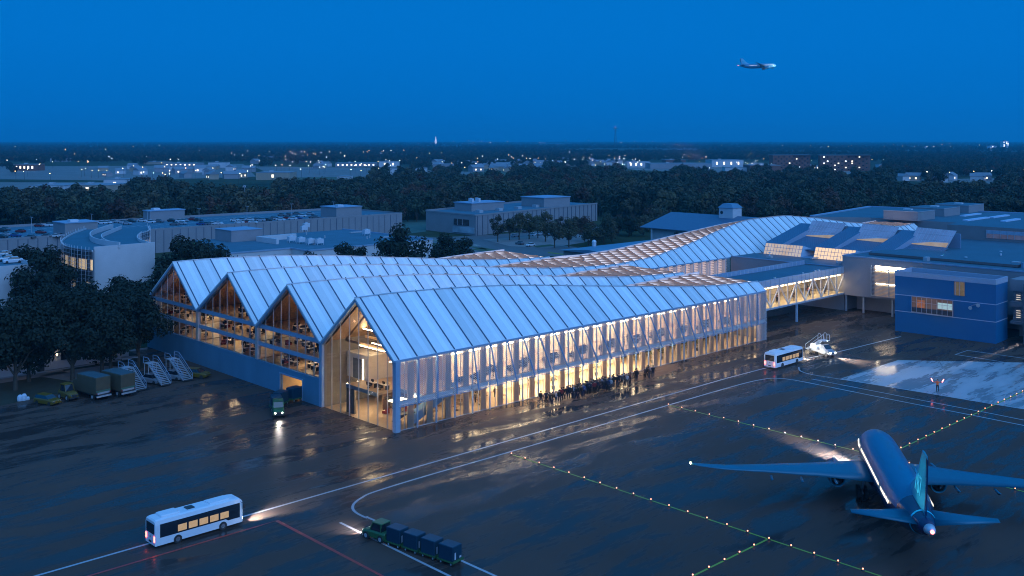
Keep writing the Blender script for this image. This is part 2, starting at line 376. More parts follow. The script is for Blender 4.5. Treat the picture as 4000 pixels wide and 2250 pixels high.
# ---------------------------------------------------------------- gable end: portal frames, glazing, mullions, floors
for i in range(4):
    te, tp, tb = EAVES[i], EAVES[i]+wd(0), TBK[i]
    zp = ZE+wd(0)*SL; zb0 = 0. if i == 0 else 4.65
    fr = MB()
    fr.bar((-.35,te+.1,ZE-.35),(-.35,tp,zp-.40), .62, .55); fr.bar((-.35,tp,zp-.40),(-.35,tb-.1,ZE-.40), .62, .55)
    T_(fr, 'gable_frame', M['steel_blue'])
    gi = MB(); gi.bar((.25,te+.7,ZE-.25),(.25,tp,zp-.98), .3, .35); gi.bar((.25,tp,zp-.98),(.25,tb-.7,ZE-.3), .3, .35)
    T_(gi, 'timber_rafter', M['wood'])
    pane = MB(); pane.add([(.02,te+.3,zb0),(.02,tb-.3,zb0),(.02,tb-.3,ZE-.4),(.02,tp,zp-.6),(.02,te+.3,ZE-.4)], [[4,3,2,1,0]])
    T_(pane, 'gable_glazing', M['glass'])
    nm_ = 8
    for k in range(1, nm_):
        t = te+(tb-te)*k/nm_; zt = min(ZE+(t-te)*SL, ZE+(tb-t)*(zp-ZE)/(tb-tp))-.55
        mu = MB().box(-.07, .07, t-.06, t+.06, zb0, zt); T_(mu, 'mullion', M['steel_grey'])
    if i:
        for z0, z1 in ((7.2,7.95),(10.45,11.2)):
            T_(MB().box(-.10, .16, te+.25, tb-.25, z0, z1), 'floor_band', M['steel_blue'])
for i in range(5):
    t = (EAVES+[88.3])[i]
    if i == 0: T_(MB().box(-.55, .35, -.28, .55, 0, ZE-.2), 'corner_column', M['steel_blue'])
    elif i == 1: T_(MB().box(-.5, .3, t-.45, t+.45, 0, ZE-.2), 'valley_column', M['steel_blue'])
    else: T_(MB().box(-.4, .3, t-.4, t+.4, 4.65, ZE-.2), 'valley_column', M['steel_grey'])
bw = MB()                                                      # base wall with the baggage door
bw.box(-.45, 0, 33.6, 88.6, 0, 4.65); bw.box(-.45, 0, 21.15, 26.4, 0, 4.65); bw.box(-.45, 0, 26.4, 33.6, 3.45, 4.65)
bw.box(-.5, -.451, 21.15, 88.6, 4.50, 4.68)
base = T_(bw, 'base_wall', mat('base_concrete', (.09,.22,.32), .75, var=.14, scale=.35, bump=.08, stretch=(1,1,.25)))
df = MB().box(-.52,.1,26.15,26.4,0,3.7).box(-.52,.1,33.6,33.85,0,3.7).box(-.52,.1,26.4,33.6,3.45,3.7); part(df, 'door_frame', M['steel_blue'], base)
bay = MB(); bay.quad((0,26.4,.03),(14,26.4,.03),(14,34,.03),(0,34,.03)); bay.box(13.8,14,25,35,0,3.6,1); bay.box(0,14,25.9,26.1,0,3.6,1); bay.box(0,14,34.2,34.4,0,3.6,1); bay.box(0,14,25.9,34.4,3.55,3.65,1)
T_(bay, 'baggage_hall', [M['concrete'], mat('ochre_wall', (.50,.34,.16), .7, var=.15, scale=.6)])
T_(MB().box(5,8,28,32,3.44,3.5), 'ceiling_light', M['lit_soft'])
side = MB().box(0,103,88.3,88.6,0,11); T_(side, 'side_wall', M['grey_wall'])
# upper floors of the three office halls
for i in (1, 2, 3):
    te, tb = EAVES[i], TBK[i]; dp = 15.
    for z in (4.65, 7.85, 11.1):
        T_(MB().box(.2, dp, te+.4, tb-.2, z-.28, z), 'floor_slab', [M['wood_floor']])
    bwl = MB(); zp = ZE+wd(dp)*SL
    bwl.add([(dp,te,4.6),(dp,tb,4.6),(dp,tb,ZE),(dp,te+wd(dp),zp-.4),(dp,te,ZE)], [[0,1,2,3,4]])
    T_(bwl, 'rear_wall', M['cream'])
    pw = MB()                                                   # partitions: white boxes and dark screens of different depth
    r2 = random.Random(i*5+1)
    for z in (4.65, 7.85, 11.1):
        for k in range(4):
            t = te+3+k*4.4+r2.uniform(-1,1); a = r2.uniform(4.5,10.5)
            if z > 11 and abs(t-te-10) > 4.5: continue
            pw.box(a, a+r2.uniform(.15,2.5), t, t+r2.uniform(1.2,3.2), z, z+r2.choice((2.2,2.6,2.85)), r2.choice((0,0,1,2)))
    T_(pw, 'partition', [M['inner_white'], mat('slate_wall', (.12,.14,.17), .7), M['wood']])
    for z, h, lit in ((4.65,2.85,('lit_warm','lit_soft')), (7.85,2.9,('lit_soft','lit_warm')), (11.1,3.2,('lit_soft','lit_soft'))):
        for k in range(3):
            t = te+(4.2+k*5.8 if z < 11 else 7.4+k*2.6); x = 3+2.2*((k*2+i) % 3)
            T_(MB().box(x, x+3.4, t, t+.32, z+h-.1, z+h-.02), 'ceiling_light', M[lit[(k+i) % 2]])
mat('lit_low', (.8,.7,.5), emit=(1.,.74,.46), est=5.)
# ---------------------------------------------------------------- front hall: slab, stair, box room, rear walls
T_(MB().box(0,103.3,.2,20.3,.0,.03), 'ground_floor', mat('hall_floor', (.42,.32,.23), .3, var=.12, scale=.5))
T_(MB().box(1.0,103,6.7,15.2,4.25,4.65).box(5.5,103,.75,6.7,4.25,4.65).box(4.4,103,15.2,20.2,4.25,4.65), 'upper_floor', [M['wood_floor']])
T_(MB().box(.86,.99,6.6,15.2,4.1,4.7).box(5.36,5.49,.75,6.6,4.1,4.7), 'slab_edge', M['steel_blue'])
T_(MB().box(0,60,20.2,20.42,0,11), 'concrete_wall', M['inner_concrete'])
T_(MB().box(1.0,1.3,12.9,15.2,0.03,4.25), 'concrete_pier', M['inner_concrete'])
bx_ = T_(MB().box(4.5,14,14,20.18,4.66,8.8), 'box_room', M['inner_white'])
part(MB().box(4.4,4.49,15.6,18.2,4.66,8.0), 'door', M['slate_wall'], bx_); part(MB().box(4.38,4.48,15.3,15.55,4.66,8.1), 'door_frame', M['lit_low'], bx_)  # the strip beside the door glows by itself, light put into its material
T_(MB().box(13.9,14,4,14,4.66,9.5), 'rear_partition', mat('rose_wall', (.50,.38,.32), .7, var=.06))
T_(MB().box(6,26,11.8,12.0,.03,4.25), 'hall_wall', M['wood_dark'])
T_(MB().box(26,63,8.4,8.6,.03,4.25), 'hall_wall', M['cream'])
T_(MB().box(63,103,9.8,10.0,.03,4.25), 'hall_wall', mat('olive_wall', (.10,.09,.05), .7, var=.4, scale=1.2))
T_(MB().box(14,103,9.6,9.8,4.65,11.2), 'lounge_wall', M['cream'])

for a, b, zz in (((1.2,4.6),(2.0,4.6),2.2),):
    sg = MB()
    for k in range(12): sg.box(1.3+.0*k, 2.7, 5.4-k*.27-.3, 5.4-k*.27, 4.25-k*.175-.1, 4.25-k*.175)
    sg.box(1.3,4.2,.9,2.1,2.05,2.2)
    for k in range(12): sg.box(2.9, 4.2, 2.1+k*.27, 2.1+k*.27+.3, 2.05-k*.175-.1, 2.05-k*.175)
    T_(sg, 'staircase', M['dark_metal'])
tr = MB(); tr.bar((3,2.5,11.2),(3,18.2,11.2),.25,.4); tr.bar((3,2.5,11.2),(3,10.3,18),.25,.35); tr.bar((3,18.2,11.2),(3,10.3,18),.25,.35); tr.bar((7,2.5,11.2),(7,18.2,11.2),.25,.4)
T_(tr, 'roof_truss', M['wood'])
for x in (2.6, 5.2): T_(MB().box(x,x+.25,7,14,10.9,10.98), 'ceiling_light', M['lit_soft'])
for x in (2.2, 4.4): T_(MB().box(x,x+.2,9,17,4.12,4.2), 'ceiling_light', M['lit_warm'])
T_(MB().box(6.3,6.5,13,18,12.6,12.7), 'ceiling_light', M['lit_warm'])
esc = MB(); esc.bar((4.2,1.9,.5),(13.0,1.9,4.5), 1.1, .75); esc.bar((4.2,1.35,1.3),(13,1.35,5.3),.06,.7); esc.bar((4.2,2.45,1.3),(13,2.45,5.3),.06,.7)
T_(esc, 'escalator', M['steel_blue'])
# ---------------------------------------------------------------- long facade, bay by bay
OFF = {3:.06,4:.18,5:.3,6:.45,7:.6,8:.72,9:.82,10:.88,11:.92,12:.92,13:.9,14:.9,15:.9,16:.88,17:.88,18:.84,19:.78,20:.65,21:.45,22:.35,23:.25,24:.17,25:.12}
PALE = mat('pier_panel', (.60,.53,.46), .7, var=.08, stretch=(2,2,.1))      # ribbed fabric panels that let some of the hall light through
_N, _L = nt(PALE); _t = _N.new('ShaderNodeBsdfTranslucent'); _t.inputs[0].default_value = (.78,.66,.54,1); _x = _N.new('ShaderNodeMixShader'); _x.inputs[0].default_value = .40
_L.new(_N['Principled BSDF'].outputs[0], _x.inputs[1]); _L.new(_t.outputs[0], _x.inputs[2]); _L.new(_x.outputs[0], _N['Material Output'].inputs[0])
for k in range(27):
    a, b = k*BAY, (k+1)*BAY
    if k: T_(MB().box(a-.08,a+.08,-.18,.08,0,ZE-.32), 'steel_post', M['steel_blue'])
    pr = MB()
    for q in range(6): pr.box(b-1.42+q*.205, b-1.42+q*.205+.19, .55+(q%2)*.03, .80, 0, ZE-.35)
    T_(pr, 'facade_pier', PALE)
    pn = T_(MB().quad((a+.12,.3,.02),(b-.12,.3,.02),(b-.12,.3,ZE-.35),(a+.12,.3,ZE-.35)), 'window_pane', M['glass'])
    part(MB().box(a+BAY*.40,a+BAY*.40+.07,.24,.36,0,ZE-.35).box(a+.1,b-.1,.22,.38,0,.12).box(a+.1,b-.1,.24,.36,4.1,4.6), 'mullion', M['steel_grey'], pn)
    o = OFF.get(k, 0)*BAY; zt, zb = ZE-.3, 3.88; d = .55 if o > .3 else .12
    ms = MB()
    if o > .3:
        ms.tri((a+.1,-.22,zt),(a+o,-.22-d,zb),(a+.1,-.22,zb)) if False else ms.add([(a+.1,-.22,zt),(a+.1,-.22,zb),(a+o,-.22-d,zb)], [[0,1,2]])
        ms.add([(a+.1,-.22,zt),(a+o,-.22-d,zb),(b-.1,-.24,zb),(b-.1,-.22,zt)], [[0,1,2,3]])
    else: ms.quad((a+.1,-.22,zt),(a+.1,-.3,zb),(b-.1,-.3,zb),(b-.1,-.22,zt))
    msh = T_(ms, 'mesh_screen', M['mesh'])
    ed = MB(); ed.bar((a+.1,-.22,zb),(a+o,-.22-d,zb),.07,.09) if o > .3 else None
    ed.bar((a+o,-.22-d,zb),(b-.1,-.24,zb),.07,.09); ed.bar((a+.1,-.24,zt),(a+o+.001,-.28-d,zb),.20,.18) if k else None
    part(ed, 'screen_edge', mat('edge_blue', (.16,.30,.50), .5, .1, var=.05), msh)
    if k == 26: T_(MB().quad((a+.1,-.25,zb),(a+.1,-.25,.05),(b,-.25,.05),(b,-.25,zb)), 'mesh_screen', M['mesh'])
    dim = 1 if k < 16 else 0
    lw = 'lit_white' if k < 13 else ('lit_warm' if k < 18 else 'lit_soft')
    hi = 7 <= k <= 15
    T_(MB().box(a+.5,b-.5,2.0,4.6 if hi else 3.2,4.16,4.22), 'ceiling_light', M['lit_warm' if hi else 'lit_soft'])
    T_(MB().box(a+.4,b-.6,1.15,1.5,4.30,4.36) if False else MB().box(a+.3,b-1.6,1.0,1.16,4.14,4.2), 'ceiling_light', M['slot_glow'])
    T_(MB().box(a+.4,b-1.0,2.2,2.7,10.3,10.38), 'ceiling_light', M['lit_white' if 2 < k < 17 else 'lit_soft'])
    if k > 3: T_(MB().box(a+.3,b-.3,7.2,7.6,8.3,8.38), 'wall_fill_light', M['lit_wash' if 4 < k < 17 else ('lit_warm' if k < 20 else 'lit_soft')])  # added glowing bars, hung here to brighten the lounge wall
    T_(MB().box(a+.35,b-1.5,1.3,1.38,10.15,10.6), 'light_panel', M['lit_low' if 1 < k < 19 else 'slot_glow'])
    fl1 = T_(MB().box(a+.25,b-.2,-.16,.16,10.67,10.75), 'pier_fill_light', M['steel_grey']); part(MB().quad((a+.3,-.10,10.66),(a+.3,.10,10.66),(b-.25,.10,10.66),(b-.25,-.10,10.66)), 'light_strip', M['lit_warm' if k < 19 else 'slot_glow'], fl1)  # added strips above and below, hidden by housings, brighten piers and mesh
    fl2 = T_(MB().box(a+.25,b-.2,-.14,.24,4.02,4.10), 'pier_fill_light', M['steel_grey']); part(MB().quad((a+.3,-.06,4.01),(a+.3,.12,4.01),(b-.25,.12,4.01),(b-.25,-.06,4.01)), 'light_strip', M['lit_warm' if 2 < k < 18 else 'slot_glow'], fl2)
# the long fold beyond the front hall: louvred bays
for k in range(27, 40):
    a, b = k*BAY, min((k+1)*BAY, 151.7)
    if a > 151: break
    T_(MB().box(a-.12,a+.12,42.0,42.3,0,ZE-.3), 'steel_post', M['steel_pale'])
    T_(MB().quad((a,42.05,1),(b,42.05,1),(b,42.05,ZE-.3),(a,42.05,ZE-.3)), 'mesh_screen', M['mesh'])
    T_(MB().box(a+.3,b-.3,43.6,43.8,.5,10.2), 'lit_panel', mat('lit_panel', (.6,.5,.42), emit=(1.,.62,.42), est=.18+.0*k))
    lv = MB()
    for q in range(18): lv.box(a+1.7,b-.35,43.2,43.3,2.2+q*.48,2.2+q*.48+.22)
    T_(lv, 'louvre', mat('lit_louvre', (.7,.55,.42), emit=(1.,.66,.45), est=.75))
# ================================================================ glazed footbridge
B = E('footbridge', 'glazed footbridge on steel posts linking the front hall to the grey block', 'bridge', 104, 6.5)
B_ = lambda mb, name, mats, par=B: part(mb, name, mats, par)
b0, b1, f, k_ = 103.6, 151.6, 6.5, 18.4
B_(MB().box(b0,b1,f,f+.15,9.96,11.66).box(b0,b1,f,f+.15,4.42,4.86), 'fascia', mat('bridge_fascia', (.40,.45,.54), .5, .1, var=.06))
jn = MB()
for q in range(25): jn.box(b0+q*2,b0+q*2+.05,f-.02,f-.002,9.98,11.64); jn.box(b0+q*2,b0+q*2+.05,f-.02,f-.002,4.44,4.84)
B_(jn, 'panel_joint', M['seam'])
B_(MB().box(b0,b1,f+.16,k_-.16,11.0,11.15), 'roof', M['roof_dark'])
B_(MB().box(b0,b1,k_-.15,k_,9.96,12.3), 'rear_parapet', M['steel_blue'])
pj = MB()
for q in range(26): pj.box(b0+q*1.9,b0+q*1.9+.07,k_-.19,k_-.152,11.16,12.2)
B_(pj, 'parapet_post', M['steel_pale'])
B_(MB().box(b0,b1,f+.16,k_-.16,4.5,4.85), 'floor', mat('bridge_floor', (.6,.48,.32), .4))
B_(MB().box(b0,b1,k_-.4,k_-.2,4.86,9.95), 'rear_wall', M['cream'])
B_(MB().box(b0,b1,f+.16,k_-.41,9.85,9.95), 'ceiling', M['cream'])
for q in range(12):
    B_(MB().box(b0+q*3.95+.6,b0+q*3.95+3.4,f+1.6,f+2.4,9.75,9.82), 'ceiling_light', M['lit_white'])
    B_(MB().box(b0+q*3.95+.3,b0+q*3.95+3.6,f+.75,f+.9,9.3,9.8), 'light_panel', M['lit_low'])
B_(MB().quad((b0,f+.35,4.86),(b1,f+.35,4.86),(b1,f+.35,9.95),(b0,f+.35,9.95)), 'glazing', M['glass'])
tr_m = mat('truss_paint', (.62,.58,.55), .5, var=.05)
s_ = b0+.4; k = 0
while s_ < b1:
    B_(MB().box(s_-.17,s_+.17,f+.18,f+.34,4.87,9.95), 'truss_post', tr_m)
    if s_+3.95 < b1:
        p0, p1 = ((s_,f+.1,9.95),(s_+3.95,f+.1,4.9)) if k % 2 == 0 else ((s_,f+.1,4.9),(s_+3.95,f+.1,9.95))
        B_(MB().bar(p0, p1, .16, .34), 'truss_diagonal', tr_m)
    s_ += 3.95; k += 1
for s_, t_ in ((128.1,6.9),(128.1,17.8)): B_(MB().tube((s_,t_,0),(s_,t_,4.45),.34,n=14), 'support_column', M['steel_blue'])
for s_ in (118,131,137,138.6): B_(MB().box(s_,s_+.3,f+.2,f+.6,11.66,11.95), 'roof_vent', M['steel_pale'])
# ================================================================ grey terminal block behind the bridge
G_ = E('grey_terminal_block', 'grey panelled terminal block with sawtooth skylights and a bright louvred window', 'terminal', 152, 6.5)
g_ = lambda mb, name, mats, par=G_: part(mb, name, mats, par)
g_(MB().prism([(151,6.9),(151,-62),(200,-62),(200,6.9)], 4.35, 14.4, 0, 1), 'upper_wall', [M['grey_wall'], M['roof_dark']])
g_(MB().box(150.9,151.15,-62,6.95,14.4,14.75).box(151.15,200,6.7,6.95,14.4,14.75), 'parapet', M['steel_blue'])
g_(MB().box(157,199,-60,6,0,4.35), 'lower_wall', M['grey_wall'])
for t_ in (6.3,1.5,-6.3,-13): g_(MB().tube((151.9,t_,0),(151.9,t_,4.35),.28,n=12), 'support_column', M['steel_grey'])
g_(MB().prism([(151.9,6.95),(151.9,42),(164.3,42),(164.3,6.95)], 0, 11.3, 0, 1), 'side_wall', [M['grey_wall'], M['roof_dark']])
g_(MB().box(151.8,152.1,6.95,42,11.3,11.5), 'coping', M['steel_blue'])
# louvred window on the face
lw = g_(MB().box(150.93,150.99,-12.2,-2.0,4.9,12.8), 'louvred_window', mat('window_glow', (.5,.4,.3), emit=(1.,.62,.30), est=.22, var=.5, scale=.7))
part(MB().box(150.90,150.925,-12.2,-2.2,12.0,12.7), 'light_strip', M['lit_white'], lw)
part(MB().box(150.90,150.925,-9.6,-2.4,8.05,8.25), 'light_strip', M['lit_white'], lw)
part(MB().box(150.90,150.925,-12.2,-2.3,11.45,11.6), 'light_strip', M['lit_warm'], lw)
lv = MB()
for q in range(22): lv.box(150.5,150.8,-12.5,-1.2,5.0+q*.34,5.0+q*.34+.12)
lv.box(150.5,150.85,-6.0,-5.85,4.9,12.8); lv.box(150.5,150.85,-1.3,-1.15,4.9,12.8)
part(lv, 'louvre', M['steel_grey'], lw)
# dusky louvre grid at the right end
e_ = MB(); e_.box(150.6,150.95,-60,-38.5,3.5,13.8)
g_(e_, 'screen_wall', mat('screen_grey', (.17,.21,.27), .6, var=.2, scale=.6))
# sloping shop-light windows at the front of the sawtooth roof
gl_lit = mat('skylight_lit', (.6,.5,.35), emit=(1.,.60,.24), est=1.05, var=.35, scale=.35)
gl_dim = mat('skylight_dim', (.30,.34,.42), .15, var=.25, scale=.3, emit=(1.,.62,.35), est=.02)
def window_band(name, a, b, c, d, nx, ny, m, par):
    # sloping glazing between bottom edge a-b and top edge d-c, with bars
    a, b, c, d = map(Vector, (a, b, c, d)); nrm = (b-a).cross(d-a).normalized()*-.03
    w_ = part(MB().quad(a,b,c,d), name, m, par); mb = MB()
    for q in range(nx+1): mb.bar(a.lerp(b,q/nx)+nrm, d.lerp(c,q/nx)+nrm, .12, .10)
    for q in range(ny+1): mb.bar(a.lerp(d,q/ny)+nrm, b.lerp(c,q/ny)+nrm, .12, .10)
    part(mb, 'glazing_bar', M['steel_grey'], w_); return w_
RIB = mat('ribbed_roof', (.07,.17,.28), .4, .2, var=.08)
wv = RIB.node_tree.nodes.new('ShaderNodeTexWave'); wv.bands_direction = 'Y'; wv.inputs['Scale'].default_value = .55
tc = RIB.node_tree.nodes.new('ShaderNodeTexCoord'); RIB.node_tree.links.new(tc.outputs['Object'], wv.inputs['Vector'])
bp = RIB.node_tree.nodes.new('ShaderNodeBump'); bp.inputs['Strength'].default_value = 1.; bp.inputs['Distance'].default_value = .25
RIB.node_tree.links.new(wv.outputs['Fac'], bp.inputs['Height']); RIB.node_tree.links.new(bp.outputs[0], RIB.node_tree.nodes['Principled BSDF'].inputs['Normal'])
for q in range(3):
    o = -16.2*q
    if q < 2:
        window_band('sloping_window', (164.5,39.2+o,11.32),(164.5,27.0+o,11.32),(165.9,27.0+o,14.45),(165.9,39.2+o,14.45), 12, 3, gl_lit if q else mat('skylight_half', (.6,.5,.35), emit=(1.,.58,.25), est=.50, var=.5, scale=.3), G_)
    # raised rib roof, cheek wall, lower rib roof, tilted skylight
    hi = MB(); hi.quad((165.9,39.4+o,14.5),(165.9,33.6+o,14.5),(186,33.6+o,19.1),(186,39.4+o,19.1))
    g_(hi, 'raised_roof', RIB)
    ck = MB(); ck.add([(165.9,33.6+o,14.5),(186,33.6+o,19.1),(186,33.6+o,14.4),(168,33.6+o,12.9)], [[0,1,2,3]]); ck.add([(165.9,27+o,14.45),(170,23.2+o,12.6),(164.4,23.2+o,11.3),(164.4,27+o,11.3)], [[3,2,1,0]])
    ck.box(186,186.3,23+o,39.4+o,11,19.05)
    g_(ck, 'cheek_wall', M['steel_blue'])
    lo = MB(); lo.quad((165.9,33.6+o,13.6),(165.9,23.2+o,13.3),(179,23.2+o,15.6),(179,33.6+o,15.9)); g_(lo, 'lower_roof', RIB)
    tk_ = window_band('tilted_skylight', (179,34.2+o,15.95),(179,23.8+o,15.7),(184,23.3+o,20.0),(184,34.2+o,20.3), 11, 3, gl_dim, G_)
    part(MB().quad((178.97,34.0+o,16.0),(178.97,24.0+o,15.75),(180.1,23.8+o,16.75+.1*q),(180.1,34.0+o,16.6)), 'lit_lower_pane', mat('skylight_low_glow', (.5,.35,.2), emit=(1.,.50,.15), est=.26, var=.5, scale=.4), tk_)
# terrace and big roof behind, with clerestory
g_(MB().prism([(158.5,3.4),(158.5,-34),(166,-34),(166,-70),(213,-70),(213,4)], 14.5, 15.1, 0, 1), 'terrace_roof', [mat('brown_edge', (.16,.13,.13), .7), M['roof_dark']])
g_(MB().box(167.6,168,-70,-34.4,13.2,16.6).box(158.5,167.6,-35.2,-34.8,14,15.7), 'step_wall', M['roof_blue'])
g_(MB().prism([(213,5.6),(213,-70),(280,-70),(280,8)], 11, 19.2, 0, 1), 'upper_hall', [mat('dusk_panel', (.22,.21,.22), .7, var=.1, scale=.4), M['roof_dark']])
cl = MB().box(212.9,212.98,-70,-6,15.9,18.3)
c_ = g_(cl, 'clerestory_window', mat('clerestory_glow', (.3,.25,.25), .3, emit=(1.,.5,.25), est=.035, var=.4, scale=.3))
up = MB().box(212.86,212.89,-70,-6,17.2,18.25); part(up, 'upper_pane', mat('pale_pane', (.35,.42,.52), .2), c_)
bars = MB()
for q in range(33): bars.box(212.78,212.85,-6-q*2.,-6-q*2.+.14,15.9,18.3)
part(bars, 'glazing_bar', M['steel_grey'], c_)
for x, y, x1, y1 in ((3749,845,3825,837),(3760,863,3848,851),(3862,851,3940,843),(3908,866,3982,858)):
    a = P(x,y,19.2); b = P(x1,y1,19.2)
    g_(MB().box(min(a[0],b[0]),max(a[0],b[0]),a[1]-1.6,a[1],19.2,19.6), 'roof_light', mat('roof_light', (.45,.60,.78), .4))
g_(MB().prism([(269,83),(340,94),(346,30),(350,-70),(281,-70),(281,40),(281,64)], 9, 14.3, 0, 1), 'rear_hall', [M['grey_wall'], M['roof_dark']])
g_(MB().bar((269,83,14.5),(340,94,14.5),1.6,.5).bar((340,94,14.5),(346,30,14.5),1.2,.5), 'rear_parapet', M['steel_blue'])
for (x,y), ty, w_, d_ in (((3585,863),829.5,13.5,15),((3688.6,846),816,14,15),((3784,832),804,14,16)):
    s_, t_ = P(x,y,14.3); p = wp(s_,t_); zt = HC-(ty-HY)*p.y/F
    ph = g_(MB().box(s_,s_+d_,t_,t_+w_,14.2,zt), 'plant_room', M['panel_wall'])
    part(MB().box(s_-.1,s_+d_+.1,t_-.1,t_+w_+.1,zt,zt+.25,0,1), 'roof', [M['steel_grey'], M['roof_dark']], ph)
    part(MB().box(s_+5,s_+7,t_+5,t_+8,zt+.25,zt+.8), 'roof_unit', M['steel_pale'], ph)
rv = random.Random(14)
for k in range(26):
    reg = ((214,270,-62,2,19.2),(168,210,-66,0,15.1),(284,340,-60,36,14.3),(153,163,8,38,11.3),(152,165,-55,5,14.4))[k % 5]
    x, y, z = rv.uniform(reg[0]+2,reg[1]-2), rv.uniform(reg[2]+2,reg[3]-2), reg[4]
    if k % 3 == 0: g_(MB().tube((x,y,z),(x,y,z+rv.uniform(.5,1.1)),.22,n=10).tube((x,y,z+1.0),(x,y,z+1.15),.36,n=10), 'roof_vent', M['steel_pale'])
    elif k % 3 == 1: g_(MB().box(x,x+rv.uniform(1.2,2.4),y,y+rv.uniform(1,1.8),z,z+rv.uniform(.6,1.2)), 'roof_unit', M['steel_grey'])
    else: g_(MB().box(x,x+rv.uniform(4,9),y,y+.5,z+.15,z+.55), 'roof_duct', M['steel_grey'])
# ================================================================ blue corner building
D = E('blue_building', 'deep blue rendered corner building with pale parapet and two pale bands', 'building', 135.2, -26)
d_ = lambda mb, name, mats, par=D: part(mb, name, mats, par)
BL = mat('blue_render', (.002,.125,.29), .55, var=.07, scale=.2)
A1, B1, C1, D1 = (134.5,-15.2), (135.7,-37.6), (143.2,-37.3), (143.2,-15.2)
d_(MB().prism([A1,B1,C1,D1], 0, 13.05, 0, 1), 'wall', [BL, M['roof_dark']])
def ring(z0, z1, o):
    m = MB(); q = [(A1[0]-o,A1[1]+o),(B1[0]-o,B1[1]-o),(C1[0]+o,C1[1]-o),(D1[0]+o,D1[1]+o)]
    n = [(A1[0]+.3,A1[1]-.3),(B1[0]+.3,B1[1]+.3),(C1[0]-.3,C1[1]+.3),(D1[0]-.3,D1[1]-.3)]
    for i in range(4):
        j = (i+1) % 4
        m.add([(*q[i],z0),(*q[j],z0),(*q[j],z1),(*q[i],z1)], [[3,2,1,0]]); m.add([(*q[i],z1),(*q[j],z1),(*n[j],z1),(*n[i],z1)], [[3,2,1,0]])
        m.add([(*n[i],z1-1),(*n[j],z1-1),(*n[j],z1),(*n[i],z1)], [[0,1,2,3]]); m.add([(*q[i],z0),(*q[j],z0),(*n[j],z0),(*n[i],z0)], [[0,1,2,3]])
    return m
d_(ring(13.0, 14.15, .08), 'parapet', mat('pale_parapet', (.36,.40,.50), .6, var=.06))
for z in (4.72, 8.55): d_(ring(z, z+.16, .06), 'band', mat('pale_band', (.42,.47,.58), .5))
wn = d_(MB().box(134.7,134.95,-28.6,-19.2,5.05,8.5), 'office_window', mat('office_view', (.10,.09,.08), .3, var=.6, scale=.5, emit=(1.,.45,.18), est=.07))
part(MB().box(134.64,134.69,-28.5,-25.2,6.4,7.8), 'white_board', mat('board_glow', (.5,.6,.55), emit=(.75,1.,.85), est=.35), wn)
part(MB().box(134.64,134.69,-22.2,-20.3,5.3,7.9), 'orange_wall', mat('orange_glow', (.5,.16,.05), emit=(1.,.28,.08), est=.16, var=.6, scale=1.5), wn)
part(MB().box(134.60,134.63,-28.6,-19.2,5.1,6.1), 'desk_row', mat('desk_dark', (.05,.05,.06), .6, var=.6, scale=1.4), wn)
wb = MB()
for q in range(9): wb.box(134.5,134.58,-28.6+q*1.175-.04,-28.6+q*1.175+.04,5.0,8.5)
wb.box(134.5,134.58,-28.6,-19.2,7.3,7.37); wb.box(134.44,134.6,-28.75,-19.05,4.9,5.05); part(wb, 'window_frame', M['steel_grey'], wn)
w2 = d_(MB().box(135.1,135.28,-31.0,-28.8,9.85,12.9), 'small_window', mat('small_view', (.12,.10,.06), .3, var=.7, scale=1.2, emit=(1.,.62,.2), est=.10))
part(MB().box(134.98,135.08,-30.0,-29.9,9.85,12.9).box(134.98,135.08,-29.1,-29.02,9.85,12.9), 'window_frame', M['steel_grey'], w2)
for t_, z in ((-32.4,7.6),(-34.1,8.35)):
    fl = MB().tube((135.35,t_,z),(134.6,t_-.1,z-.15),.12,.38,12); fl.tube((134.62,t_-.1,z-.14),(134.5,t_-.1,z-.17),.42,.42,12); d_(fl, 'flood_lamp', M['steel_pale'])
d_(MB().pipe([(135.3,-32.4,7.8),(134.9,-33,8.1),(135.3,-34,8.4)], .06), 'lamp_arm', M['steel_grey'])
L2 = E('link_building', 'grey link of stacked louvred decks beside the blue corner building', 'building', 146, -42)
part(MB().box(143.3,150.5,-41.5,-37.8,11,13.6).box(143.3,150.5,-41.5,-37.8,7.5,8.6).box(143.3,150.5,-41.5,-37.8,3.6,4.2).box(149,150.5,-60,-37.8,0,13), 'deck', M['panel_wall'], L2)
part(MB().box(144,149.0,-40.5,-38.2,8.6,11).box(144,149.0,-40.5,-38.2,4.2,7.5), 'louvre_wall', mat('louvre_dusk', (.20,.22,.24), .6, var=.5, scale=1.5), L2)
lw_ = MB()
for z in (5,5.5,6,6.5,9,9.5,10): lw_.box(143.9,143.99,-39.8,-38.9,z,z+.12)
part(lw_, 'lit_slot', M['slot_glow'], L2)
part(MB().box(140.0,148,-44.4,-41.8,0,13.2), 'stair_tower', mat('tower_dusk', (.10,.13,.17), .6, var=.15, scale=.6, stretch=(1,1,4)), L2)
# ================================================================ parking garage with cars on its roof
K = E('parking_garage', 'long low parking garage with jointed panel walls and cars on its roof', 'garage', 21, 259)
k2 = lambda mb, name, mats, par=K: part(mb, name, mats, par)
k2(MB().prism([(-45,259.3),(203,263.6),(203,312),(-45,318)], 0, 9.0, 0, 1), 'wall', [M['panel_wall'], M['roof_gravel']])
jj = MB()
for q in range(72):
    s_ = -45+q*3.44; t_ = 259.3+4.3*q*3.44/248-.06
    jj.box(s_,s_+.22,t_-.05,t_,.1,9.0)
k2(jj, 'panel_joint', M['seam'])
k2(MB().bar((-45,259.4,9.35),(203,263.7,9.35),.3,.7).bar((203,263.7,9.35),(203,312,9.35),.3,.7).bar((-45,318,9.5),(203,312,9.5),.4,1.), 'parapet', M['panel_wall'])
bl = MB()
for row in range(3):
    for q in range(78): bl.box(-40+q*3,-39.88+q*3,268+row*15,273+row*15,9.005,9.02)
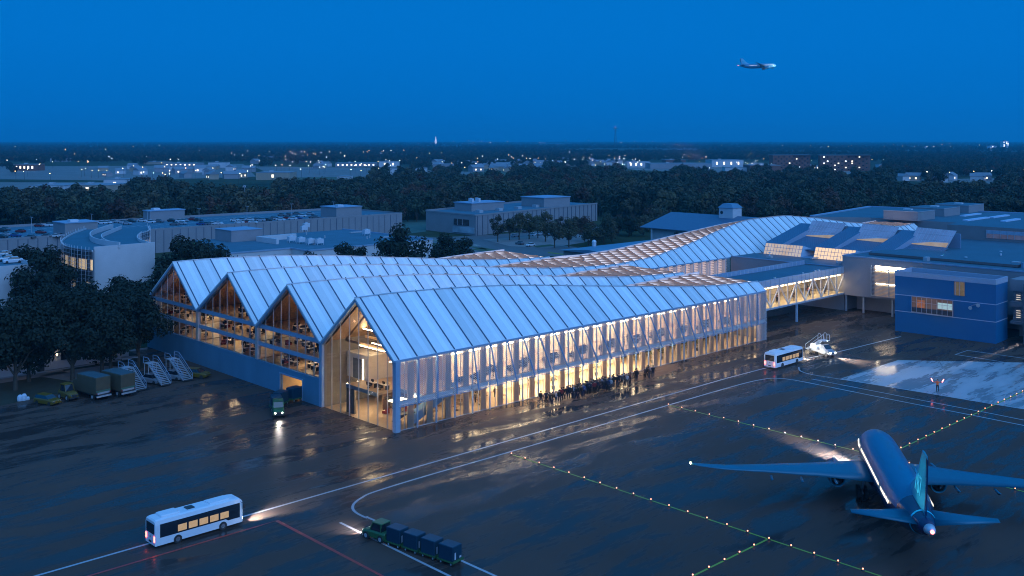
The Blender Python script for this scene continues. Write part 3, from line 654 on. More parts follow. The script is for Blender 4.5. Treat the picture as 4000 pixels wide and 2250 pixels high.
k2(bl, 'bay_line', M['white_paint'])
for x0, x1, yb, yt, w_, dd in ((215,254,925,868,24,12),(563,586,866,820,14,16),(1266,1314,852,806,26,14)):
    s_, t_ = P(x1, yb, 9.0); p = wp(s_, t_); zt = HC-(yt+6-HY)*p.y/F
    ph = k2(MB().box(s_,s_+dd,t_,t_+w_*.5,9.0,zt), 'stair_house', M['panel_wall'])
    part(MB().box(s_-.3,s_+dd+.3,t_-.3,t_+w_*.5+.3,zt,zt+.3), 'roof', M['steel_blue'], ph)
    part(MB().box(s_+3,s_+6,t_+3,t_+6,zt+.3,zt+1.1), 'roof_unit', M['steel_pale'], ph)
# ================================================================ second deck block with plant rooms
K2 = E('concrete_block', 'grey concrete block with two roof plant rooms standing before the woods', 'building', 218, 227)
kk = lambda mb, name, mats, par=K2: part(mb, name, mats, par)
kk(MB().prism([(218,227),(325,246),(325,290),(219.6,266)], 0, 9.3, 0, 1), 'wall', [M['panel_wall'], M['roof_gravel']])
jj = MB()
for q in range(27): jj.bar((219+q*4,227.05+q*4*19/107,4.6),(219.25+q*4,227.1+q*4*19/107,4.6),.16,9.2)
kk(jj, 'panel_joint', M['seam'])
kk(MB().bar((218,227,9.6),(325,246,9.6),.4,.7).bar((218,227,9.6),(219.6,266,9.6),.4,.7).bar((219.6,266,9.7),(325,290,9.7),.5,.9), 'parapet', M['panel_wall'])
wdw = kk(MB().box(218.1,218.4,232,243,4.3,7.2), 'deck_opening', M['dark_glass']); 
part(MB().box(218.0,218.08,236.5,236.8,4.3,7.2).box(218.0,218.08,240,240.2,4.3,7.2), 'opening_post', M['steel_grey'], wdw)
kk(MB().box(217.8,218.3,228,243.5,.8,3.6), 'painted_wall', mat('mural', (.28,.36,.42), .7, var=.55, scale=.18))
for x, yb, yt, w_, dd in ((1842,826,796,13,22),(2125,810,775,17,20)):
    s_, t_ = P(x, yb, 9.3); p = wp(s_, t_); zt = HC-(yt-HY)*p.y/F
    ph = kk(MB().box(s_,s_+dd,t_,t_+w_,9.3,zt), 'plant_room', M['panel_wall'])
    part(MB().box(s_-.4,s_+dd+.4,t_-.4,t_+w_+.4,zt,zt+.4), 'roof', M['steel_blue'], ph)
    if x < 2000:
        for q in range(4): part(MB().box(s_+4+q*2.2,s_+5.2+q*2.2,t_+4+(q%2)*4,t_+5.4+(q%2)*4,zt+.4,zt+2.2), 'roof_unit', M['steel_pale'], ph)
for q in range(5): kk(MB().box(232+q*16,234.5+q*16,240+q*3,243+q*3,9.3,10.6), 'roof_unit', M['steel_grey'])
# ================================================================ curved white building
C = E('curved_white_building', 'white building with curved lit glass flanks and an S-shaped roof parapet', 'building', 16, 141)
c2 = lambda mb, name, mats, par=C, sm=False: part(mb, name, mats, par, sm)
zr = 17.
def smooth(pts, n=5, closed=False):
    out = []
    m_ = len(pts)
    for i in range(m_-1):
        p0, p1, p2, p3 = pts[max(i-1,0)], pts[i], pts[i+1], pts[min(i+2,m_-1)]
        for k in range(n):
            u = k/n; out.append(tuple(.5*((2*b)+(c-a)*u+(2*a-5*b+4*c-d)*u*u+(3*b-a-3*c+d)*u**3) for a,b,c,d in zip(p0,p1,p2,p3)))
    return out+[pts[-1]]
lf = smooth([P(x,y,zr) for x,y in ((336,889),(290,905),(252,926),(241,940),(254,956),(295,967),(362,975))])
rt = smooth([P(x,y,zr) for x,y in ((580,946),(548,936),(536,924),(548,911),(582,900),(578,884))])
fw = [P(367,965,zr), P(604,946,zr)]
foot = lf+fw+[P(606,940,zr)]+rt
c2(MB().prism(foot, .0, zr-.6, 0, 1), 'body', [M['panel_wall'], M['roof_dark']])
wl = MB(); wl.bar((*fw[0],zr/2),(*fw[1],zr/2),.5,zr+.1); c2(wl, 'front_wall', M['white_wall'])
def curtain(pts, name):
    g = MB(); bars = MB(); lit = MB(); o = .35
    cxs = sum(p[0] for p in foot)/len(foot); cys = sum(p[1] for p in foot)/len(foot)
    q = []
    for i, p in enumerate(pts):
        a = pts[max(i-1,0)]; b = pts[min(i+1,len(pts)-1)]; d = Vector((b[1]-a[1], a[0]-b[0])).normalized()
        if (p[0]+d.x-cxs)**2+(p[1]+d.y-cys)**2 < (p[0]-cxs)**2+(p[1]-cys)**2: d = -d
        q.append((p[0]+d.x*o, p[1]+d.y*o))
    for i, (a, b) in enumerate(zip(q, q[1:])):
        g.quad((*a,2),(*b,2),(*b,zr),(*a,zr)); bars.bar((*a,1),(*a,zr+.6),.08,.08)
        for z in range(2, 17): bars.bar((*a,z+.4),(*b,z+.4),.05,.06)
        if i % 3 != 1: lit.quad((*pts[i],zr-5.3),(*pts[i+1],zr-5.3),(*pts[i+1],zr-2.6),(*pts[i],zr-2.6))
        if i % 4 == 0: lit.quad((*pts[i],zr-10.3),(*pts[i+1],zr-10.3),(*pts[i+1],zr-8.4),(*pts[i],zr-8.4))
    gl = c2(g, name, M['glass_dim']); part(bars, 'glazing_bar', M['steel_pale'], gl); part(lit, 'lit_room', mat('lit_room', (.6,.5,.4), emit=(1.,.74,.45), est=1.1, var=.9, scale=.5), gl)
curtain(lf, 'curved_glass'); curtain(rt, 'curved_glass')
sp = smooth([P(x,y,zr) for x,y in ((441,884),(400,896),(361,911),(352,925),(367,939),(411,950),(468,958))])
sp2 = smooth([P(x,y,zr) for x,y in ((474,887),(438,902),(402,918),(397,929),(408,940),(432,949),(468,958))])
pp = MB()
for pts_, dz, w_, h_ in ((sp,0,.3,1.6),(sp2,.1,.25,1.2),(rt,.3,.3,.8),(lf,.4,.3,.5)):
    pp = MB()
    for a, b in zip(pts_, pts_[1:]): pp.bar((*a,zr-dz),(*b,zr-dz),w_,h_)
    c2(pp, 'curved_parapet', M['white_wall'])
# ================================================================ low flat office, hip roof hall, blue shed, corner deck, white annex
Fo = E('flat_office', 'low flat roofed grey office with rooftop fans, just behind the far terminal roof', 'building', 100, 180)
fo = lambda mb, name, mats, par=Fo: part(mb, name, mats, par)
fo(MB().prism([(59,169),(84,169),(84,158.5),(137,159.5),(137,217),(70,217)], 0, 8.6, 0, 1), 'wall', [M['white_wall'], M['roof_gravel']])
fo(MB().bar((59,169,8.8),(84,169,8.8),.4,.5).bar((84,158.5,8.8),(137,159.5,8.8),.4,.5).bar((84,158.5,8.8),(84,169,8.8),.4,.5).bar((137,159.5,8.8),(137,217,8.8),.4,.5), 'parapet', M['steel_blue'])
fo(MB().box(88,104,198,199,8.6,10.4).box(88,89,185,198,8.6,10.4), 'screen_wall', M['white_wall'])
ph = fo(MB().box(80,92,202,214,8.6,12.6), 'stair_house', M['grey_wall']); part(MB().box(79.8,92.2,201.8,214.2,12.6,12.8), 'roof', M['steel_blue'], ph)
for x, y in ((1130,948),(1168,953),(1205,958),(1240,958),(1180,905),(1425,920),(1190,893)):
    s_, t_ = P(x, y, 8.6); f_ = MB().box(s_,s_+2.6,t_,t_+1.6,9.2,10.7); 
    for a in (0,2.4): f_.box(s_+a,s_+a+.15,t_,t_+.15,8.6,9.2).box(s_+a,s_+a+.15,t_+1.4,t_+1.55,8.6,9.2)
    f_.tube((s_+1.3,t_+.8,10.7),(s_+1.3,t_+.8,11.0),.6,n=12); fo(f_, 'roof_fan', M['steel_pale'])
for k in range(9):
    x, y = rv.uniform(88,132), rv.uniform(164,212)
    if k % 2: fo(MB().box(x,x+rv.uniform(3,8),y,y+.6,8.75,9.2), 'roof_duct', M['steel_grey'])
    else: fo(MB().tube((x,y,8.6),(x,y,9.5),.25,n=8), 'roof_vent', M['steel_grey'])
for k in range(7):
    x = 40+k*23; k2(MB().tube((x,285,9),(x,285,15),.1,.07,6).bar((x,283.6,15),(x,286.4,15),.25,.12), 'roof_lamp_post', M['steel_grey'])
Hh = E('hip_roof_hall', 'pale hall with a broad blue ribbed roof and a white roof turret', 'hall', 240, 130)
hh = lambda mb, name, mats, par=Hh: part(mb, name, mats, par)
hh(MB().box(243,282,76,143,0,8.0), 'wall', M['white_wall'])
rr = MB(); rr.quad((240,147,7.9),(240,74,7.9),(262,74,13.2),(262,147,13.2)); rr.quad((262,147,13.2),(262,74,13.2),(284,74,7.9),(284,147,7.9)); rr.tri((240,147,7.9),(262,147,13.2),(284,147,7.9)); rr.quad((240,74,7.6),(240,147,7.6),(240,147,7.9),(240,74,7.9))
hh(rr, 'roof', RIB)
hh(MB().box(236,252,96,104,0,11.6,0,1), 'side_wing', [M['white_wall'], M['roof_blue']])
for t_ in (118,128): hh(MB().box(242.8,242.99,t_,t_+3,3,6.5), 'window', M['dark_glass'])
hh(MB().box(240.5,241,141,141.5,0,7.9), 'porch_post', M['steel_pale'])
s_, t_ = P(2835, 846, 13.0)
tu = hh(MB().box(s_,s_+6.5,t_-3.4,t_+3.4,11.8,16.6), 'turret', M['white_wall'])
tr_ = MB(); tr_.loft([[(s_-.4,t_-3.8,16.6),(s_+6.9,t_-3.8,16.6),(s_+6.9,t_+3.8,16.6),(s_-.4,t_+3.8,16.6)],[(s_+1,t_-2,18.3),(s_+5.4,t_-2,18.3),(s_+5.4,t_+2,18.3),(s_+1,t_+2,18.3)]]); part(tr_, 'turret_roof', M['roof_blue'], tu)
part(MB().tube((s_-.05,t_+2,14.6),(s_-.12,t_+2,14.6),.7,n=14), 'clock', M['dark_metal'], tu)
Sh = E('blue_shed', 'long low shed with a plain blue roof beside the car park', 'shed', 200, 110)
part(MB().box(168,236,96,123.5,0,5.4), 'wall', M['grey_wall'], Sh)
r_ = MB(); r_.quad((166.5,95,5.4),(237,95,5.4),(237,110,6.6),(166.5,110,6.6)); r_.quad((166.5,110,6.6),(237,110,6.6),(237,125,5.4),(166.5,125,5.4)); r_.tri((166.5,95,5.4),(166.5,110,6.6),(166.5,125,5.4)); part(r_, 'roof', M['roof_blue'], Sh)
part(MB().tube((185,124,5.5),(185,124,7.0),.8,n=12).ball((185,124,7.0),.9), 'vent_dome', M['steel_pale'], Sh)
zc = 15.
a_, b_, c_ = P(0,1045,zc), P(149,1028,zc), P(111,1009,zc)
Cd = E('corner_parking_deck', 'white walled upper parking deck at the picture edge with three pale cars', 'garage', b_[0], b_[1])
dk = [(b_[0]-40,b_[1]),(b_[0],b_[1]),(b_[0],b_[1]+34),(b_[0]-40,b_[1]+34)]
part(MB().prism(dk, 0, zc-.9, 0, 1), 'wall', [M['white_wall'], M['roof_gravel']], Cd)
part(MB().box(b_[0]-40,b_[0],b_[1],b_[1]+.3,zc-.9,zc).box(b_[0]-.3,b_[0],b_[1]+.3,b_[1]+34,zc-.9,zc), 'parapet', M['white_wall'], Cd)
DECK = (b_[0], b_[1], zc-.9)
An = E('white_annex', 'low white annex under the plane-like trees with lit wall lamps', 'building', -34, 80) if False else E('white_annex', 'low white walled annex behind the dark trees with small wall lamps', 'building', -34, 80)
an = lambda mb, name, mats, par=An: part(mb, name, mats, par)
an(MB().box(-75,-25,79.2,88,0,5.2,0,1).box(-24.6,-8,80.5,88,0,6.4,0,1), 'wall', [M['white_wall'], M['roof_gravel']])
an(MB().box(-75,-8,79.0,79.15,.0,.25), 'plinth', M['concrete'])
an(MB().box(-26.4,-25.1,79.05,79.18,0,2.4), 'door', M['dark_metal'])
for s_ in (-21.5,-17): an(MB().box(s_,s_+1.4,80.38,80.48,1.6,3.4), 'window', M['dark_glass'])
for s_, z in ((-47,.7),(-37,2.6),(-30.5,3.),(-23,3.)):
    lp = MB().box(s_,s_+.3,78.85,79.0,z,z+.35); an(lp, 'wall_lamp', glow('sconce', (1.,.70,.38), 18.))
# ================================================================ ground, apron, markings
def ground_mat():
    m = bpy.data.materials.new('land'); m.use_nodes = True; N, L = nt(m); b = N['Principled BSDF']
    tc = N.new('ShaderNodeTexCoord')
    def nz(s, d=6, st_=(1,1,1)):
        mp = N.new('ShaderNodeMapping'); mp.inputs['Scale'].default_value = st_; L.new(tc.outputs['Object'], mp.inputs[0])
        n = N.new('ShaderNodeTexNoise'); n.inputs['Scale'].default_value = s; n.inputs['Detail'].default_value = d; L.new(mp.outputs[0], n.inputs['Vector']); return n.outputs['Fac']
    r = N.new('ShaderNodeValToRGB'); L.new(nz(.0022, 8), r.inputs[0]); e = r.color_ramp.elements
    e[0].position = .38; e[0].color = (.030,.050,.026,1); e[1].position = .66; e[1].color = (.075,.085,.045,1)
    r2 = N.new('ShaderNodeMapRange'); r2.inputs['From Min'].default_value = .3; r2.inputs['From Max'].default_value = .7; r2.inputs['To Min'].default_value = .55; r2.inputs['To Max'].default_value = 1.35; L.new(nz(.03, 5), r2.inputs['Value'])
    v = N.new('ShaderNodeVectorMath'); v.operation = 'SCALE'; L.new(r.outputs[0], v.inputs[0]); L.new(r2.outputs[0], v.inputs['Scale']); L.new(v.outputs[0], b.inputs['Base Color'])
    b.inputs['Roughness'].default_value = .95; b.inputs['Specular IOR Level'].default_value = .1
    return m
def wet_mat(name, dark, damp, rw, rd, lo=.42, hi=.60, st_=(.06,.24,1), bump=.25, spd=.06, spw=.28, dd=.72, dw_=.36):
    m = bpy.data.materials.new(name); m.use_nodes = True; N, L = nt(m); b = N['Principled BSDF']
    tc = N.new('ShaderNodeTexCoord')
    def nz(s, d, st2, rough=.6, dist=0.):
        mp = N.new('ShaderNodeMapping'); mp.inputs['Scale'].default_value = st2; mp.inputs['Rotation'].default_value = (0,0,R(-6)); L.new(tc.outputs['Object'], mp.inputs[0])
        n = N.new('ShaderNodeTexNoise'); n.inputs['Scale'].default_value = s; n.inputs['Detail'].default_value = d; n.inputs['Roughness'].default_value = rough; n.inputs['Distortion'].default_value = dist
        L.new(mp.outputs[0], n.inputs['Vector']); return n.outputs['Fac']
    big = nz(1., 7, st_, .62, .4); fine = nz(1., 5, (.35,1.6,1), .6)
    mx = N.new('ShaderNodeMath'); mx.operation = 'MULTIPLY_ADD'; mx.inputs[1].default_value = .30; L.new(fine, mx.inputs[0]); L.new(big, mx.inputs[2])
    k = N.new('ShaderNodeMapRange'); k.interpolation_type = 'SMOOTHSTEP'; k.inputs['From Min'].default_value = lo+.15; k.inputs['From Max'].default_value = hi+.15; L.new(mx.outputs[0], k.inputs['Value'])
    c = N.new('ShaderNodeMix'); c.data_type = 'RGBA'; L.new(k.outputs[0], c.inputs['Factor']); c.inputs['A'].default_value = (*damp,1); c.inputs['B'].default_value = (*dark,1)
    pat = nz(.02, 4, (1,1,1)); pr = N.new('ShaderNodeMapRange'); pr.inputs['To Min'].default_value = .6; pr.inputs['To Max'].default_value = 1.4; L.new(pat, pr.inputs['Value'])
    v = N.new('ShaderNodeVectorMath'); v.operation = 'SCALE'; L.new(c.outputs['Result'], v.inputs[0]); L.new(pr.outputs[0], v.inputs['Scale']); L.new(v.outputs[0], b.inputs['Base Color'])
    q = N.new('ShaderNodeMapRange'); q.inputs['To Min'].default_value = rd; q.inputs['To Max'].default_value = rw; L.new(k.outputs[0], q.inputs['Value']); L.new(q.outputs[0], b.inputs['Roughness'])
    bp = N.new('ShaderNodeBump'); bp.inputs['Distance'].default_value = .02; bp.inputs['Strength'].default_value = bump; L.new(nz(1., 3, (.5,2.4,1), .55), bp.inputs['Height']); L.new(bp.outputs[0], b.inputs['Normal'])
    sp_ = N.new('ShaderNodeMapRange'); sp_.inputs['To Min'].default_value = spd; sp_.inputs['To Max'].default_value = spw; L.new(k.outputs[0], sp_.inputs['Value']); L.new(sp_.outputs[0], b.inputs['Specular IOR Level'])
    df_ = N.new('ShaderNodeBsdfDiffuse'); L.new(v.outputs[0], df_.inputs['Color']); mf = N.new('ShaderNodeMapRange'); mf.inputs['To Min'].default_value = dd; mf.inputs['To Max'].default_value = dw_; L.new(k.outputs[0], mf.inputs['Value'])
    ms_ = N.new('ShaderNodeMixShader'); L.new(mf.outputs[0], ms_.inputs[0]); L.new(b.outputs[0], ms_.inputs[1]); L.new(df_.outputs[0], ms_.inputs[2]); L.new(ms_.outputs[0], N['Material Output'].inputs[0])
    return m
big = 60000
gm = MB(); gm.quad((-big,-big,0),(big,-big,0),(big,big,0),(-big,big,0)); setting(gm, 'ground', ground_mat())
ap = MB(); ap.add([(x,y,.02) for x,y in ((-140,-170),(240,-170),(300,-60),(270,6),(152,8),(152,140),(103,140),(88,88),(-5,88),(-6.5,72),(-20,62),(-44,58),(-140,58))], [list(range(13))])
setting(ap, 'apron', wet_mat('wet_asphalt', (.040,.033,.031), (.098,.068,.056), .12, .45))
sl_ = MB(); sl_.add([(*P(x,y),.03) for x,y in ((3508,1407),(3280,1481),(3530,1521),(3776,1562),(4000,1598),(4300,1650),(4500,1440),(4000,1417))], [list(range(8))])
setting(sl_, 'concrete_apron', wet_mat('wet_concrete', (.22,.225,.23), (.40,.41,.43), .16, .45, bump=.12, spd=.35, spw=.5, dd=.2, dw_=.1))
ln_w = mat('line_white', (.40,.41,.44), .35, var=.15, scale=.8); ln_r = mat('line_red', (.45,.03,.015), .4, var=.15); ln_y = mat('line_yellow', (.26,.36,.012), .35, var=.12)
def line(pts, wd_, m, z=.04, name='painted_line', px=True, n=6, curve=False):
    q = [P(*p) for p in pts] if px else pts
    if curve: q = smooth(q, n)
    g = MB(); L_, R_ = [], []
    for i, p in enumerate(q):
        a = Vector(q[max(i-1,0)]); b = Vector(q[min(i+1,len(q)-1)]); d = (b-a).normalized(); k = 1.
        if 0 < i < len(q)-1:
            d1 = (Vector(p)-a).normalized(); d2 = (b-Vector(p)).normalized(); k = 1/max(.5, math.sqrt(max(.1,(1+d1.dot(d2))/2)))
        nrm = Vector((-d.y, d.x))*wd_/2*k
        L_.append((p[0]+nrm.x, p[1]+nrm.y, z)); R_.append((p[0]-nrm.x, p[1]-nrm.y, z))
    for i in range(len(q)-1): g.quad(R_[i], R_[i+1], L_[i+1], L_[i])
    return setting(g, name, m)
line([(-75,-14.95),(66,-14.95),(77,-15.3),(92,-16.4),(101,-17.6),(128.6,-19.4)], .36, ln_w, px=False)
line([(3000,1479),(2900,1500),(2612,1583),(2000,1763.7),(1668,1859),(1466,1921),(1415,1944),(1384,1967),(1378,1987),(1392,2004),(1427,2022),(1466,2035),(1780,2181),(1932,2250),(2150,2350)], .34, ln_w, curve=True, n=4)
line([(3000,1479),(3040,1478.5),(3097,1484.5),(3194,1503),(3481,1561),(3783,1620),(4000,1663),(4200,1703)], .34, ln_w, curve=True, n=4)
line([(3169,1481),(3582,1561),(3891,1620),(4000,1642),(4200,1680)], .30, ln_w, z=.045)
line([(3120,1435),(3123,1446),(3136,1454),(3171,1464),(3280,1481.5),(3530,1521.5),(3776,1562.5),(4000,1599)], .30, ln_w, z=.05, curve=True, n=4)
line([(1328,2042),(1753,2250),(1900,2322)], .34, ln_w)
line([(4100,1420),(4000,1400.5),(3780,1369.5),(3732,1385.5),(3932,1417)], .30, ln_w, z=.045)
line([(4160,1440),(3990,1452),(3832,1514),(4000,1543)], .16, ln_w, z=.045)
line([(300,2265),(351,2250),(1000,2059),(1081,2035),(1490,2250),(1600,2308)], .34, ln_r, z=.045)
gpath = MB(); gpath.quad((-44,60,.05),(-28,60,.05),(-28,79,.05),(-44,79,.05)) if False else gpath.add([(*P(x,y),.03) for x,y in ((150,1470),(215,1455),(390,1430),(480,1432),(380,1500),(290,1492))], [list(range(6))])
setting(gpath, 'pavement', mat('paving', (.20,.20,.20), .8, var=.12, scale=.6))
gp2 = MB(); gp2.quad((-75,75.5,.03),(-22,75.5,.03),(-22,79,.03),(-75,79,.03)); setting(gp2, 'footpath', M['paving'])
vg = MB(); vg.add([(*p,.012) for p in ((-75,59),(-44,58),(-20,63),(-6.5,72),(-5,88),(-8,100),(-75,100))], [list(range(7))]); setting(vg, 'lawn', mat('dark_lawn', (.030,.034,.020), .95, var=.35, scale=.4))
# street, car park and lawns beyond the terminal
rd = mat('road_asphalt', (.11,.11,.115), .6, var=.1, scale=.3)
def flat(pxs, name, m, z=.03): g = MB(); g.add([(*P(x,y),z) for x,y in pxs], [list(range(len(pxs)))]); return setting(g, name, m)
flat([(1500,925),(1680,945),(1900,1000),(2330,1000),(2250,965),(2120,950),(2400,905),(2330,885),(1950,915),(1700,928),(1560,915)], 'road', rd)
flat([(1890,936),(2240,912),(2330,930),(2280,948),(2150,968),(1990,962)], 'car_park', mat('lot_asphalt', (.22,.205,.20), .7, var=.12, scale=.2), .05)
lawn = mat('lawn_green', (.045,.085,.035), .9, var=.25, scale=.3)
flat([(1560,860),(1665,860),(1665,905),(1580,915)], 'lawn', mat('lawn_teal', (.05,.12,.10), .9, var=.2, scale=.2), .05)
flat([(1680,936),(1900,972),(1900,976),(1680,940)], 'lawn', lawn, .06); flat([(1880,966),(2000,988),(1960,992),(1840,975)], 'lawn', lawn, .06)
flat([(2080,962),(2150,955),(2170,960),(2100,967)], 'lawn', lawn, .07); flat([(2140,985),(2215,994),(2215,997),(2140,989)], 'lawn', mat('lawn_lit', (.16,.20,.03), .9, var=.2), .07)  # light on the second strip is put into its brighter colour
for a in ((1600,927,1870,958),(1640,935,1880,962)): line([a[:2],a[2:]], .5, mat('kerb_pale', (.6,.58,.52), .6), z=.09, name='kerb')
# ================================================================ apron lamps
lamp_g = 'small amber lamps set along the green taxi lines'
def lamp_proto(name, head):
    o = E(name, 'x', 'ground lamp', 0, 0)
    part(MB().tube((0,0,.0),(0,0,.10),.20,.16,10), 'lamp_base', M['dark_metal'], o, own=False)
    part(MB().ball((0,0,.16),.085,n=8,m=4), 'lamp_dome', M[head], o, own=False); return o
lp0 = lamp_proto('taxiway_lamp', 'lamp_amber'); first = [True]
def lamp_line(p0, p1, gap, label, m, width=.26, skip=0, z=.042):
    line([p0, p1], width, m, px=False, z=z)
    a, b = Vector(p0), Vector(p1); n = int((b-a).length/gap)
    for k in range(skip, n+1):
        q = a+(b-a).normalized()*gap*k
        if first[0]: place(lp0, q.x, q.y, .04); lp0['label'] = label; lp0['group'] = lamp_g+': '+label[-34:]; first[0] = False
        else: dup(lp0, q.x, q.y, .04, 0, label, lamp_g+': '+label[-34:])
lamp_line((5.1,-20.0),(5.0,-80), 2.8, 'amber ground lamp on the long green line crossing the open apron', ln_y)
lamp_line((5.0,-61.9),(-12,-61.75), 2.8, 'amber ground lamp on the short green branch line by the lower frame edge', ln_y, skip=1, z=.047)
lamp_line((42.7,-19.1),(41.9,-80), 2.8, 'amber ground lamp on the green line passing under the parked airliner', ln_y)
lamp_line((42.4,-57.15),(104,-57.2), 2.8, 'amber ground lamp on the green line running ahead of the airliner nose', ln_y, skip=1, z=.047)
# ================================================================ airliner
PAINT = mat('aircraft_blue', (.002,.15,.27), .28, .0, var=.06, spec=.3); PAINT2 = mat('aircraft_navy', (.004,.02,.075), .15, 0., var=.03, spec=.6)
TEAL = mat('fin_teal', (.015,.33,.46), .25, var=.05); CYAN = mat('fin_cyan', (.03,.62,.75), .3, var=.03); WINGM = mat('wing_blue', (.004,.13,.21), .35, .1, var=.05)
win_m = glow('cabin_glow', (1.,.78,.50), 2.0)
A0 = st(45.6, 118.2)
def airliner(label):
    o = E('airliner', label, 'airliner', A0[0], A0[1], 0, R(79.1)-TH)
    p = lambda mb, name, mats, par=o, sm=True: part(mb, name, mats, par, sm, False)
    n = 28
    tab = [(20.7,.06,3.4),(20.4,.55,3.45),(19.7,1.12,3.57),(18.6,1.72,3.75),(17.2,2.15,3.9),(15.4,2.4,3.98),(13.,2.48,4.0),(4,2.48,4.0),(-3,2.48,4.0),(-6,2.36,4.06),(-9,2.0,4.28),(-12,1.5,4.62),(-14.6,.95,5.02),(-16.2,.58,5.28)]
    rg = [[(x, r*math.cos(6.2832*i/n), z+r*math.sin(6.2832*i/n)) for i in range(n)] for x, r, z in tab]
    g = MB(); g.loft(rg[::-1], 0)
    for i, f_ in enumerate(g.f):
        zc = sum(g.v[q][2] for q in f_)/len(f_); xc = sum(g.v[q][0] for q in f_)/len(f_)
        cz = 4.0+max(0,(-6-xc))*.13
        if zc < cz+.25 or xc < -9: g.m[i] = 1
    fu = p(g, 'fuselage', [PAINT, PAINT2])
    tc_ = MB(); tc_.loft([[(x, r*math.cos(6.2832*i/n), z+r*math.sin(6.2832*i/n)) for i in range(n)] for x, r, z in ((-17.5,.25,5.52),(-17.2,.42,5.47),(-16.21,.585,5.28))], 0); p(tc_, 'tail_cone', M['steel_pale'])
    p(MB().ball((-17.6,0,5.5),.16), 'tail_beacon', glow('beacon_red', (1.,.12,.08), 45.))
    p(MB().loft([[(-13.2,1.28*math.cos(6.2832*i/n),4.80+1.28*math.sin(6.2832*i/n)) for i in range(n)],[(-12.9,1.36*math.cos(6.2832*i/n),4.76+1.36*math.sin(6.2832*i/n)) for i in range(n)]], caps=False), 'tail_stripe', CYAN)
    bl_ = MB(); bl_.ball((7.5,0,2.5), 1., n=16, m=8, sc=(6.4,2.7,1.0)); p(bl_, 'belly_fairing', PAINT2)
    def wing(sec, sy, name, th=.12):
        g = MB(); rings = []
        for y, xl, xt, z in sec:
            c = xl-xt; h = max(c*th*.5, .05); r_ = []
            for u, up in ((0,0),(.12,.75),(.35,1.),(.7,.6),(1,0.02)): r_.append((xl-c*u, y*sy, z+h*up))
            for u, up in ((.7,-.4),(.35,-.7),(.12,-.6)): r_.append((xl-c*u, y*sy, z+h*up))
            rings.append(r_ if sy > 0 else r_[::-1])
        g.loft(rings[::-1] if sy > 0 else rings[::-1], 0); return p(g, name, WINGM)
    W_ = [(1.2,12.9,4.0,3.05),(4.,11.2,3.5,3.4),(8.9,7.9,2.65,3.9),(15.4,3.9,.75,4.6),(20.,1.0,-.9,5.15),(22.6,-.9,-2.2,5.75),(24.1,-3.0,-3.5,6.4)]
    Hs = [(.5,-9.9,-14.9,5.15),(4,-11.6,-14.5,5.4),(7.3,-13.0,-14.2,5.7)]
    for sy in (1, -1):
        wn = wing(W_, sy, 'wing'); wing(Hs, sy, 'tailplane')
        part(MB().ball((-3.1,24.15*sy,6.42),.14), 'wing_tip_lamp', M['lamp_green' if sy > 0 else 'lamp_green'], wn, True, False)
        for y in (6.9, 11., 14.6): part(MB().loft([[(x,(y+a*.16)*sy,z+b) for a,b in ((-1,0),(0,-1*h),(1,0),(0,.1))] for x,z,h in ((3.4+(6.9-y)*.34,3.5+(y-6.9)*.1,.25),(1.6+(6.9-y)*.3,3.6+(y-6.9)*.1,.3),(.9+(6.9-y)*.3,3.7+(y-6.9)*.1,.05))]), 'flap_fairing', WINGM, wn, True, False)
        ng = MB(); yy = 6.0*sy
        rr = lambda x, r, z=2.05: [(x, yy+r*math.cos(6.2832*i/20), z+r*math.sin(6.2832*i/20)) for i in range(20)]
        ng.loft([rr(7.6,.92),rr(9,1.15),rr(11.5,1.25),rr(12.8,1.12),rr(12.9,1.0),rr(12.3,.92)], 0, caps=False)
        en = p(ng, 'engine', PAINT2)
        part(MB().loft([rr(7.2,.50),rr(8.6,.62)], 0).loft([rr(6.6,.05),rr(7.3,.26)], 1), 'exhaust_core', [M['dark_metal'], M['chrome']], en, True, False)
        part(MB().loft([rr(7.58,.93),rr(7.58,.78),rr(7.9,.76)], 0, caps=False), 'exhaust_ring', TEAL, en, True, False)
        part(MB().loft([rr(12.2,.92),rr(12.0,.04)], 0), 'fan', M['dark_metal'], en, True, False)
        part(MB().bar((12,yy,3.1),(7.5,yy,3.6),.3,.8), 'pylon', WINGM, en, False, False)
        ge = MB(); ge.tube((8,3.0*sy,.75),(8,2.6*sy,3.1),.14,n=10); ge.tube((7.2,3.0*sy,.62),(8.8,3.0*sy,.62),.12,n=8)
        gr = p(ge, 'main_gear', M['steel_grey'])
        for x in (7.25, 8.75):
            for yo in (-.42, .42): part(MB().tube((x,3.0*sy+yo-.19,.62),(x,3.0*sy+yo+.19,.62),.61,n=16), 'wheel', M['rubber'], gr, False, False)
    ge = MB().tube((17,0,.5),(17.2,0,2.4),.11,n=8).tube((17,-.4,.45),(17,.4,.45),.08,n=8); gr = p(ge, 'nose_gear', M['steel_grey'])
    for yo in (-.3, .3): part(MB().tube((17,yo-.13,.45),(17,yo+.13,.45),.45,n=14), 'wheel', M['rubber'], gr, False, False)
    fg = MB(); sec = [(-5.2,-14.4,5.9,.28),(-9.5,-14.6,8.4,.22),(-12.9,-15.4,12.4,.10)]
    rings = [[(a,0,z),(a-(a-b)*.3,h,z),(b,0.02,z),(b,-.02,z),(a-(a-b)*.3,-h,z)] for a,b,z,h in sec]
    fg.loft(rings, 0); fin = p(fg, 'tail_fin', [TEAL], sm=False)
    fr_ = MB(); fr_.bar((-14.35,0,6.1),(-15.2,0,12.1),.12,.55,up=(1,0,0)); part(fr_, 'rudder', PAINT2, fin, False, False)
